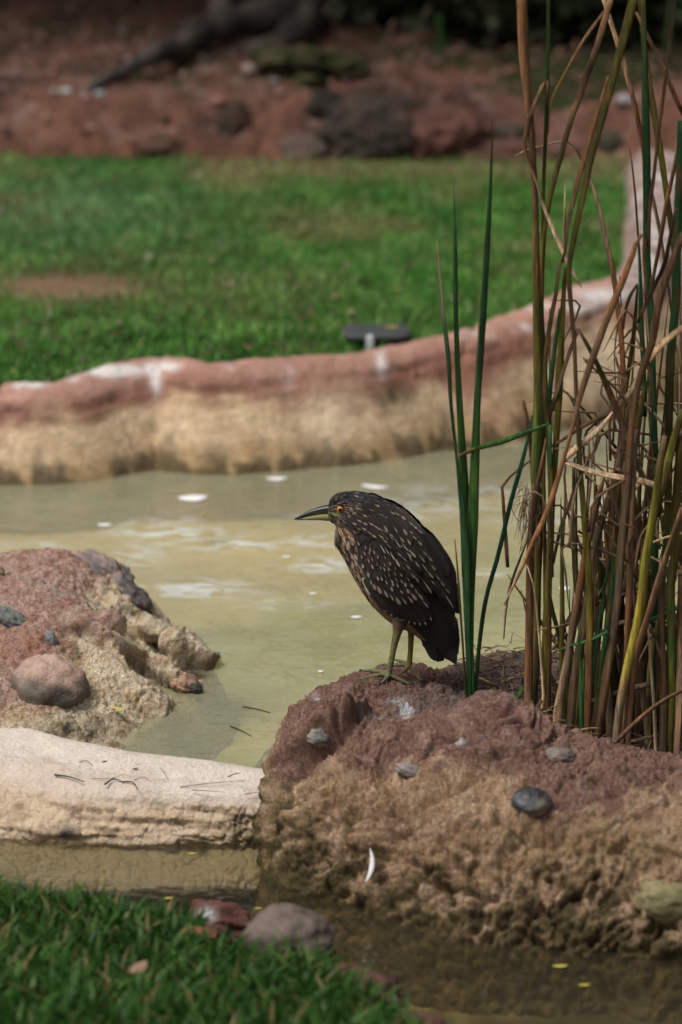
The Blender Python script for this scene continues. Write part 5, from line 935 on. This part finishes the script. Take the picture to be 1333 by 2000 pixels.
grass('lawn_grass', x, y, z - .004, r.uniform(.025, .06, len(x)) * (1 + .3 * n2), r.uniform(.004, .008, len(x)), c, 8, .55, label='mown green grass of the far lawn', cat='grass')
# near grass, bottom left
n = 30000; x = r.uniform(-1.6, .35, n); y = r.uniform(3.6, 5.2, n); d = shore_d(x, y); z = near_z(x, y); P = np.stack([x, y, z], 1); px, py = proj(P)
edge = np.interp(px, [-2000, 0, 200, 330, 420, 520, 620, 700, 780, 900], [.015, .02, .04, .05, .10, .12, .07, .07, .06, .06])
n1 = fbm(P, 7, 3, 411); keep = (d > edge + .03 * n1) & (r.random(n) > .3 * sstep(0, .6, n1)); x, y, z, P, n1 = x[keep], y[keep], z[keep], P[keep], n1[keep]
c = mix(np.tile([.020, .078, .010], (len(x), 1)), [.062, .15, .024], r.random(len(x)) ** 1.5); c = mix(c, [.24, .18, .08], (r.random(len(x)) < .06) * .9); c = mix(c, [.12, .20, .05], (r.random(len(x)) < .12) * .8)
grass('near_grass', x, y, z - .004, r.uniform(.035, .085, len(x)), r.uniform(.006, .0105, len(x)), c, 9, .45, label='short broad-bladed green grass on the near bank', cat='grass')
# thin grass on the bank
n = 16000; x = r.uniform(-4, 4, n); y = r.uniform(11.6, 14.2, n); P = np.stack([x, y, 0 * x], 1); n1 = fbm(P, .9, 3, 421) + .4 * fbm(P, 4, 2, 422); keep = (n1 > .16) & ((y > 12.1) | (n1 > .6)); x, y = x[keep], y[keep]; z = bank_z(x, y)
c = mix(np.tile([.04, .075, .018], (len(x), 1)), [.12, .12, .05], r.random(len(x))); grass('bank_grass', x, y, z, r.uniform(.02, .06, len(x)), r.uniform(.004, .008, len(x)), c, 10, .6, label='thin patchy grass on the earth bank', cat='grass')
# dead leaves and crumbs on the bank
n = 11000; x = r.uniform(-4.5, 4.5, n); y = r.uniform(11.5, 15.5, n); z = bank_z(x, y) + .012
c = np.array([[.20, .10, .065], [.34, .22, .17], [.10, .055, .04], [.36, .18, .13]])[r.integers(0, 4, n)] * r.uniform(.6, 1.2, n)[:, None]
grass('leaf_litter', x, y, z, r.uniform(.02, .045, n), r.uniform(.015, .035, n), c, 12, 2.5, label='dead leaves scattered over the shaded ground', cat='leaf litter')
n = 260; x = r.uniform(-3, 2, n); y = r.uniform(8.3, 11.6, n); k = behind(x, y) > .2; x, y = x[k], y[k]; z = lawn_z(x, y) + .02; n = len(x)
grass('lawn_litter', x, y, z, r.uniform(.02, .04, n), r.uniform(.015, .03, n), np.array([[.30, .26, .10], [.32, .22, .14], [.22, .12, .08], [.30, .30, .22]])[r.integers(0, 4, n)], 13, 2.5, label='fallen leaves scattered over the far lawn', cat='leaf litter')

# ================================================================== BACKGROUND
def gz(px_, py_):
    """point on the bank seen at that pixel"""
    Ys = np.linspace(11.3, 22, 900); Q = np.array([at(px_, py_, a) for a in Ys]); f = Q[:, 2] - bank_z(Q[:, 0], Q[:, 1]); k = np.where(f < 0)[0]
    return Q[k[0] if len(k) else -1]
def boulder(px_, py_, r_, seed, a, b, label, name='boulder', sunk=0.0, **kw):
    p = gz(px_, py_) - [0, 0, sunk]; stone(name, p + [0, .02, r_[2] * .25], r_, seed, two(a, b, seed, 5, top=kw.pop('top', None), tm=.6), mat=M_ROCK, label=label, cat=kw.pop('cat', 'boulder'), rough=kw.pop('rough', .2), **kw)
boulder(735, 285, (.24, .17, .17), 41, [.07, .055, .043], [.11, .07, .052], 'largest dark rounded boulder in the earth bank', rough=.16)
boulder(650, 225, (.10, .09, .075), 42, [.045, .035, .03], [.075, .055, .045], 'dark arched rock against the upper left of the largest boulder', rot=.2, rough=.25)
boulder(865, 285, (.20, .16, .13), 43, [.20, .095, .07], [.14, .07, .055], 'red-brown boulder joined to the right of the largest boulder')
boulder(595, 308, (.13, .11, .075), 44, [.16, .12, .10], [.22, .13, .10], 'flat grey stone low in the bank left of the largest boulder', rough=.14)
boulder(458, 255, (.075, .07, .09), 45, [.09, .06, .045], [.14, .08, .06], 'upright brown stone in the middle of the bank')
boulder(1000, 270, (.085, .07, .05), 46, [.10, .085, .06], [.17, .10, .08], 'small olive-grey stone in the bank seen left of the tall reeds')
boulder(1195, 285, (.075, .06, .05), 47, [.08, .085, .05], [.12, .09, .06], 'mossy stone in the bank seen between the reeds')
boulder(310, 285, (.14, .11, .07), 48, [.15, .085, .06], [.20, .095, .065], 'long low brown rock in the left part of the bank', sunk=.04)
boulder(118, 298, (.075, .06, .06), 49, [.19, .085, .055], [.13, .07, .05], 'small rust-coloured rock at the lower left of the bank', sunk=.04)
boulder(35, 300, (.10, .08, .07), 50, [.19, .09, .06], [.14, .07, .05], 'red rock in the bank at the left edge', sunk=.04)
boulder(205, 300, (.085, .07, .055), 51, [.21, .095, .06], [.15, .075, .055], 'rounded rust rock between the left bank rocks', sunk=.04)
boulder(990, 320, (.22, .14, .08), 52, [.22, .11, .085], [.16, .08, .06], 'broad low red rock at the foot of the bank on the right')
boulder(600, 140, (.24, .2, .07), 53, [.05, .06, .018], [.11, .09, .045], 'mossy green mound under the fallen limb', name='mossy_mound', cat='mound', rough=.5)
# pale scraps and pebbles on the shaded ground
for k_, (a, b, s_, cc, lb) in enumerate(((108, 182, .022, [.5, .42, .33], 'cream pebble at the tip of the fallen limb'), (130, 183, .026, [.62, .63, .68], 'pale bluish-white pebble at the tip of the fallen limb'), (168, 195, .028, [.55, .27, .24], 'pink pebble below the tip of the fallen limb'), (196, 188, .026, [.50, .53, .53], 'whitish pebble below the fallen limb'),
                                   (237, 66, .024, [.45, .48, .47], 'lone pale pebble high on the shaded slope'), (198, 106, .022, [.32, .34, .33], 'grey pebble on the shaded slope below the lone pale one'), (180, 252, .016, [.45, .36, .33], 'tiny pinkish pebble on the bank face'), (492, 145, .05, [.34, .24, .19], 'tan stone chip right of the fallen limb'), (535, 165, .03, [.33, .27, .25], 'greyish stone chip near the mossy mound'),
                                   (172, 325, .015, [.5, .45, .42], 'tiny pale pebble at the foot of the bank'), (425, 205, .04, [.36, .17, .15], 'pinkish flat stone on the bank top'), (1225, 205, .05, [.42, .38, .40], 'pale stone on the bank seen between reeds on the right'), (545, 187, .03, [.35, .2, .17], 'small pink stone left of the dark arched rock'))):
    p = gz(a, b); stone('pebble', p + [0, 0, s_ * .4], (s_ * .95, s_ * .75, s_ * .5), 60 + k_, two(np.array(cc) * .7, np.array(cc) * .5, 60 + k_, 20), n=14, label=lb, cat='pebble', group='pale pebbles on the shaded ground')
# tree whose roots and low limb reach into the picture; its unseen crown is added to shade the whole bank
def limbs(paths, cols=(.03, .024, .021), cols2=(.10, .08, .068)):
    parts = []
    for P, rad in paths:
        Q = catmull(P, 40); V, F = tube(Q, np.interp(np.linspace(0, 1, 40), np.linspace(0, 1, len(rad)), rad), 18); N_ = V - np.r_[np.repeat(Q, 18, 0), Q[:1], Q[-1:]]; nn = np.linalg.norm(N_, axis=1)[:, None] + 1e-9
        V = V + N_ / nn * (.45 * nn * (fbm(V * [1, 1, 1], 6, 3, 431))[:, None]); parts.append((V, F, mix(np.tile(cols, (len(V), 1)), cols2, sstep(-.1, .5, fbm(V, 5, 4, 432)))))
    return join(parts)
tb = gz(600, 60) + [.05, .45, 0.0]
tree = empty('tree', tb, 'dark leaning tree whose grey root limb slants down the shaded bank', 'tree')
g = lambda a, b, dz_=.03: gz(a, b) + [0, 0, dz_]
V, F, c = limbs([([tb + [0, 0, -.1], tb + [.02, .05, .6], tb + [.1, .15, 1.6], tb + [.2, .3, 2.8], tb + [.2, .5, 4.2]], [.26, .2, .18, .16, .13])]); put('trunk', V, F, M_BARK, parent=tree, cols=c)
V, F, c = limbs([([tb + [0, 0, .15], g(520, 75, .10), g(440, 90, .10), g(350, 122, .075), g(265, 152, .055), g(190, 178, .03), g(150, 192, .0)], [.15, .11, .085, .07, .055, .04, .014])]); put('root', V, F, M_BARK, parent=tree, cols=c)
V, F, c = limbs([([g(395, 110, .06), g(430, 78, .14), g(470, 45, .22), g(440, 5, .32), g(360, -20, .42)], [.05, .06, .07, .08, .09])]); put('root', V, F, M_BARK, parent=tree, cols=c)
V, F, c = limbs([([tb + [-.05, 0, .25], g(560, 95, .05), g(480, 112, .02), g(400, 128, .0)], [.12, .07, .05, .03])]); put('root', V, F, M_BARK, parent=tree, cols=c)
def leaves(center, rad, n, size, seed, base, base2, shell=.35, flat=1.0):
    r = np.random.default_rng(seed); U = r.normal(size=(n, 3)); U /= np.linalg.norm(U, axis=1)[:, None]; rr_ = (shell + (1 - shell) * r.random(n)) ** .6
    P = U * rr_[:, None] * np.asarray(rad); P *= (1 + .35 * fbm(U * 1.0 + seed, 2.2, 2, seed))[:, None]; P = P + np.asarray(center); s_ = size * r.uniform(.6, 1.3, n)
    D = r.normal(size=(n, 3)); D[:, 2] = D[:, 2] * .4 - .35; D /= np.linalg.norm(D, axis=1)[:, None]; W = np.cross(D, r.normal(size=(n, 3))); W /= np.linalg.norm(W, axis=1)[:, None]; W *= .28
    V = np.stack([P, P + (D * .45 + W) * s_[:, None], P + D * s_[:, None], P + (D * .45 - W) * s_[:, None]], 1).reshape(-1, 3); i = np.arange(n)[:, None] * 4
    c = mix(np.tile(base, (n, 1)), base2, r.random(n)); return V, np.concatenate([i, i + 1, i + 2, i + 3], 1), np.repeat(c, 4, 0)
cl = []
for k_, (dx, dy, dz_, a, b, h) in enumerate(((0, -.4, 4.2, 2.6, 2.2, 1.0), (-2.6, -.2, 4.0, 2.4, 2.0, .9), (2.4, -.2, 4.1, 2.6, 2.0, .9), (.3, 1.6, 5.0, 3.2, 2.2, 1.2), (-1.4, -1.2, 4.6, 2.0, 1.2, .7), (1.6, -1.2, 4.6, 2.0, 1.2, .7))):
    cl.append(leaves(tb + [dx, dy, dz_], (a, b, h), 4200, .24, 700 + k_, [.03, .055, .015], [.06, .10, .03], .1))
V, F, c = join(cl); put('crown', V, F, M_LEAF, parent=tree, cols=c)
# shrubs: dense dark undergrowth closing the view
SH = [(700, 40, .35, .55, 1.0), (800, 95, .15, .55, .9), (905, 80, .15, .6, 1.1), (1010, 105, .15, .55, .9), (1110, 112, .15, .6, 1.0), (1220, 118, .15, .6, 1.0), (1330, 122, .15, .7, 1.1), (1480, 122, .2, .8, 1.2), (560, 10, .6, .6, 1.1), (330, -20, .6, .7, 1.1), (180, -10, .7, .6, 1.0), (40, -5, .6, .7, 1.1), (-120, 0, .6, .8, 1.2), (-320, 0, .6, .9, 1.3), (1680, 110, .4, .9, 1.4)]
sl = ['arching over the dry stems', 'second from the dry stems', 'with one bright green blade in front', 'in the middle of the dark thicket', 'seen left of the crossing reeds', 'behind the crossing reeds', 'behind the right-hand reeds', 'beyond the right edge', 'behind the tree foot', 'left of the tree foot', 'above the lone pale pebble', 'in the upper left corner', 'just beyond the left edge', 'far beyond the left edge', 'far beyond the right edge']
for k_, (a, b, back, rx, rz) in enumerate(SH):
    p = gz(a, max(b, -30)) + [0, back + .35, 0]; e = empty('shrub', p, 'dark leafy shrub ' + sl[k_], 'shrub', 'dark shrubs closing the background')
    V1, F1, c1 = leaves(p + [0, .1, rz * .62], (rx, .5, rz * .75), 4200, .085, 800 + k_, [.018, .028, .010], [.05, .06, .025], .25); put('foliage', V1, F1, M_LEAF, parent=e, cols=c1)
    st = [([p + [rx * (q - 2) * .18, .1, -.05], p + [rx * (q - 2) * .3, .05, rz * .5], p + [rx * (q - 2) * .42, .1, rz]], [.02, .014, .005]) for q in range(5)]
    for s_ in st: V, F, c = limbs([s_]); put('stem', V, F, M_BARK, parent=e, cols=c)
for k_, (a0, b0, a1, b1, a2, b2, w_, cc, lb) in enumerate(((735, 150, 748, 100, 770, 40, .02, [.14, .10, .07], 'dry grass stem bending right above the dark arched rock'), (715, 140, 745, 85, 720, 30, .012, [.12, .085, .06], 'dry stem leaning left in front of the thicket'), (800, 120, 815, 60, 840, 10, .014, [.11, .10, .06], 'olive stem in front of the thicket'), (862, 108, 861, 70, 858, 30, .035, [.07, .16, .05], 'single bright green blade in front of the dark thicket'),
                                                       (690, 140, 665, 80, 640, 20, .010, [.10, .07, .05], 'thin brown stem beside the tree foot'), (610, 60, 635, 25, 660, -10, .022, [.22, .17, .15], 'pale grey broken stick at the top of the slope'), (1305, 120, 1308, 60, 1312, 0, .03, [.10, .12, .05], 'pale green stem behind the reeds at the right'), (980, 125, 960, 60, 940, 0, .01, [.09, .065, .05], 'thin dry stem right of the green blade'), (770, 135, 790, 110, 850, 95, .012, [.13, .095, .07], 'low arching dry stem at the thicket foot'))):
    p = gz(a0, b0) ; Y_ = p[1] - .05; Q = catmull([at(a0, b0 + 8, Y_), at(a1, b1, Y_ - .05), at(a2, b2, Y_ - .08)], 12); V, F = tube(Q, np.linspace(1, .4, 12) * w_ * .6, 7, .4); put('dry_stem', V, F, M_REED, cols=np.tile(cc, (len(V), 1)), base=Q[0], label=lb, cat='stem')

# low dark fixture on the lawn
p = on(735, 690, .30); fz = at(735, 655, 8.75); fx_ = empty('lawn_fixture', [fz[0], 8.75, .27], 'low dark flat-topped fixture on a pale leg at the lawn edge', 'fixture')
def slab(c0, hx, hy, hz, bev=.012, seed=1):
    V, F, U = stone_mesh([0, 0, 0], (1, 1, 1), seed, rough=0, n=14); Q = np.sign(U) * np.abs(U) ** .35; return Q * [hx, hy, hz] + np.asarray(c0), F
V, F = slab(fz + [0, 0, .01], .105, .085, .013); px, py = proj(V); put('top', V, F, plain('dark_plastic', (.05, .055, .055), .5), parent=fx_)
V, F = slab(fz + [-.02, -.085, -.03], .012, .012, .05); put('leg', V, F, plain('pale_metal', (.45, .48, .47), .5), parent=fx_)
V, F = slab(fz + [.06, .02, -.04], .045, .04, .04); put('housing', V, F, plain('dark_housing', (.03, .034, .034), .6), parent=fx_)

# ================================================================== SMALL THINGS
def flake(name, P, length, width, ang, cols, curl=.2, mat=None, tilt=(0, 0), **kw):
    """leaf or feather lying at P: a curved pointed blade"""
    n = 11; t = np.linspace(0, 1, n); w_ = np.sin(np.pi * np.clip(t * .94 + .05, 0, 1)) ** .8 * width * .5; V = []
    for tk, wk in zip(t, w_):
        for s_ in (-1, -.5, 0, .5, 1):
            l_ = (tk - .5) * length; b_ = curl * length * (tk - .5) ** 2; V.append([l_, b_ + s_ * wk, .0015 + .25 * wk * (1 - s_ * s_) + .10 * length * (tk - .5) ** 2])
    V = np.array(V); a = ang; Rz = np.array([[np.cos(a), -np.sin(a), 0], [np.sin(a), np.cos(a), 0], [0, 0, 1]]); Rx = np.array(Matrix.Rotation(tilt[0], 3, 'X')); Ry = np.array(Matrix.Rotation(tilt[1], 3, 'Y'))
    V = V @ Rz.T @ Rx.T @ Ry.T + P; return put(name, V, grid_faces(n, 5), mat or M_FLAKE, cols=np.tile(cols, (len(V), 1)), base=P, **kw)
M_FLAKE = attr_mat('leaf_or_feather', .6, ((60, .1),), (), .3, translucent=.15)
W_ = [.80, .80, .80]
for a, b, l_, w_, an, lb in ((378, 974, .085, .06, .2, 'largest white feather floating below the far wall'), (541, 936, .062, .032, .1, 'white feather floating nearest the far wall'), (733, 952, .085, .03, -.35, 'long white feather floating behind the heron head'), (205, 1026, .04, .022, .0, 'small pale feather floating at the left of the pond'), (1103, 1150, .03, .025, .2, 'tiny white feather floating behind the reeds'), (697, 1206, .028, .016, .1, 'white fleck floating in front of the heron breast'), (612, 1160, .022, .012, .3, 'small white fleck on the water left of the heron'), (627, 1312, .014, .012, .3, 'round white speck on the water left of the heron feet'), (560, 1088, .026, .012, .1, 'pale fleck on the water below the bill')):
    flake('floating_feather', on(a, b, .003), l_, w_, an, W_, label=lb, cat='feather', group='white feathers on the water')
Yl = [.46, .38, .07]
for a, b, z_, l_, an, lb in ((231, 1385, .03, .036, -.75, 'yellow leaf on the pale rock by the outcrop stone'), (376, 1668, -.066, .018, .1, 'small yellow leaf floating in front of the sill'), (440, 1635, -.066, .012, .4, 'tiny yellow fleck at the sill foot'), (1095, 1888, -.066, .03, .1, 'thin yellow leaf on the channel at the right'), (1142, 1925, -.066, .024, .2, 'yellow leaf on the channel at the bottom right'), (330, 1755, -.066, .02, .2, 'yellow leaf on the channel beside the near grass'), (505, 1775, -.066, .016, .3, 'yellow leaf on the channel beside the red rock'), (423, 922, .003, .04, .1, 'yellow leaf floating under the far wall'), (400, 1003, .003, .022, .2, 'tiny yellow leaf below the largest floating feather'), (792, 878, .02, .035, 1.2, 'yellow leaf at the foot of the far wall'), (790, 637, .335, .05, .3, 'yellow leaf on top of the lawn fixture'), (548, 1705, -.066, .012, .5, 'tiny yellow fleck where the sill meets the ledge')):
    P = on(a, b, z_); 
    if lb.startswith('yellow leaf on the pale rock'): P = on(231, 1385, max(.02, float(out_f(np.array([P[0]]), np.array([P[1]]))[0]) + .016))
    if 'fixture' in lb: P = fz + [.05, 0, .026]
    flake('yellow_leaf', P, l_, l_ * .38, an, Yl, label=lb, cat='leaf', group='fallen yellow leaves')
q = hit(LV, 727, 1690, sink=-.008); flake('hanging_feather', q, .066, .009, 1.45, [.85, .83, .80], .5, tilt=(R(65), 0), label='single white curved feather stuck to the lower face of the ledge', cat='feather')
for a, b, l_, an, lb in ((380, 1862, .05, .3, 'russet dead leaf behind the near grass'), (405, 1850, .04, -.6, 'curled russet dead leaf beside the near red rock'), (275, 1985, .04, .9, 'pale brown dead leaf in the near grass at the bottom'), (30, 1715, .05, 1.0, 'dry brown leaf in the near grass at the left edge')):
    P = on(a, b, -.02); P[2] = float(near_z(P[:1], P[1:2])[0]) + (.03 if b < 1950 else .05); flake('dead_leaf', P, l_, l_ * .5, an, [.25, .09, .05] if b < 1950 else [.33, .2, .14], tilt=(.4, .2), label=lb, cat='leaf', group='dead leaves on the near bank')
# twigs on the sill
tw = ((107, 1513, 165, 1527, 1.9, 'dark thick twig at the left of the sill'), (205, 1532, 240, 1527, 2.0, 'curved dark twig in the middle of the sill top, left half'), (240, 1527, 270, 1542, 1.6, 'curved dark twig in the middle of the sill top, right half'), (300, 1493, 360, 1487, 1.2, 'thin twig under the black leaf scrap at the back of the sill'), (352, 1537, 480, 1524, .9, 'longest thin pale twig on the right part of the sill'), (376, 1543, 440, 1547, 1.0, 'short curved twig below the longest pale one'), (445, 1518, 482, 1513, 1.3, 'hooked twig at the right end of the sill'), (310, 1495, 330, 1524, .8, 'thin twig running forward across the sill top'), (155, 1488, 180, 1494, .9, 'short thin twig at the back left of the sill'), (180, 1520, 245, 1512, .8, 'fine twig above the curved dark twig'), (262, 1524, 296, 1530, .8, 'fine crooked twig in the middle of the sill'), (478, 1551, 530, 1549, .8, 'reddish fine twig against the ledge'), (420, 1512, 452, 1500, .7, 'fine twig at the back right of the sill'))
for k_, (a, b, a2, b2, w_, lb) in enumerate(tw):
    p, q = on(a, b, .036), on(a2, b2, .036); m_ = (p + q) / 2 + [0, rng.normal(0, .012), .003]; V, F = tube(catmull([p, m_, q], 12), np.linspace(1, .5, 12) * w_ * .0010, 6); put('twig', V, F, M_REED, cols=np.tile([.05, .035, .03] if w_ > 1.1 else [.22, .11, .07], (len(V), 1)), base=p, label=lb, cat='twig', group='twigs on the sill')
for a, b, l_, an, lb in ((362, 1483, .03, .2, 'black leaf scrap at the back edge of the sill'), (205, 1488, .014, .3, 'dark crumb at the back of the sill'), (265, 1502, .015, .3, 'dark crumb in the middle of the sill'), (410, 1490, .02, .5, 'small dark leaf scrap at the back right of the sill')):
    flake('leaf_scrap', on(a, b, .036), l_, l_ * .4, an, [.035, .03, .03], label=lb, cat='leaf scrap', group='dark scraps on the sill')
# twigs on the water
for a, b, a2, b2, lb in ((475, 1380, 528, 1392, 'thin dark twig floating between outcrop and ledge'), (450, 1418, 492, 1438, 'fainter twig floating nearer the sill')):
    p, q = on(a, b, .002), on(a2, b2, .002); V, F = tube(catmull([p, (p + q) / 2 + [0, .004, 0], q], 8), np.linspace(.0016, .0008, 8), 6); put('floating_twig', V, F, M_REED, cols=np.tile([.04, .03, .02], (len(V), 1)), base=p, label=lb, cat='twig')
# grass tuft on the outcrop
r = np.random.default_rng(5); P = np.array([at(8 + r.normal(0, 3), 1124, 6.48) for _ in range(14)]); grass('outcrop_grass', P[:, 0], P[:, 1], P[:, 2] - .01, r.uniform(.02, .045, 14), np.full(14, .004), np.tile([.06, .12, .03], (14, 1)), 14, .5, label='tiny grass tuft on top of the left outcrop', cat='grass')
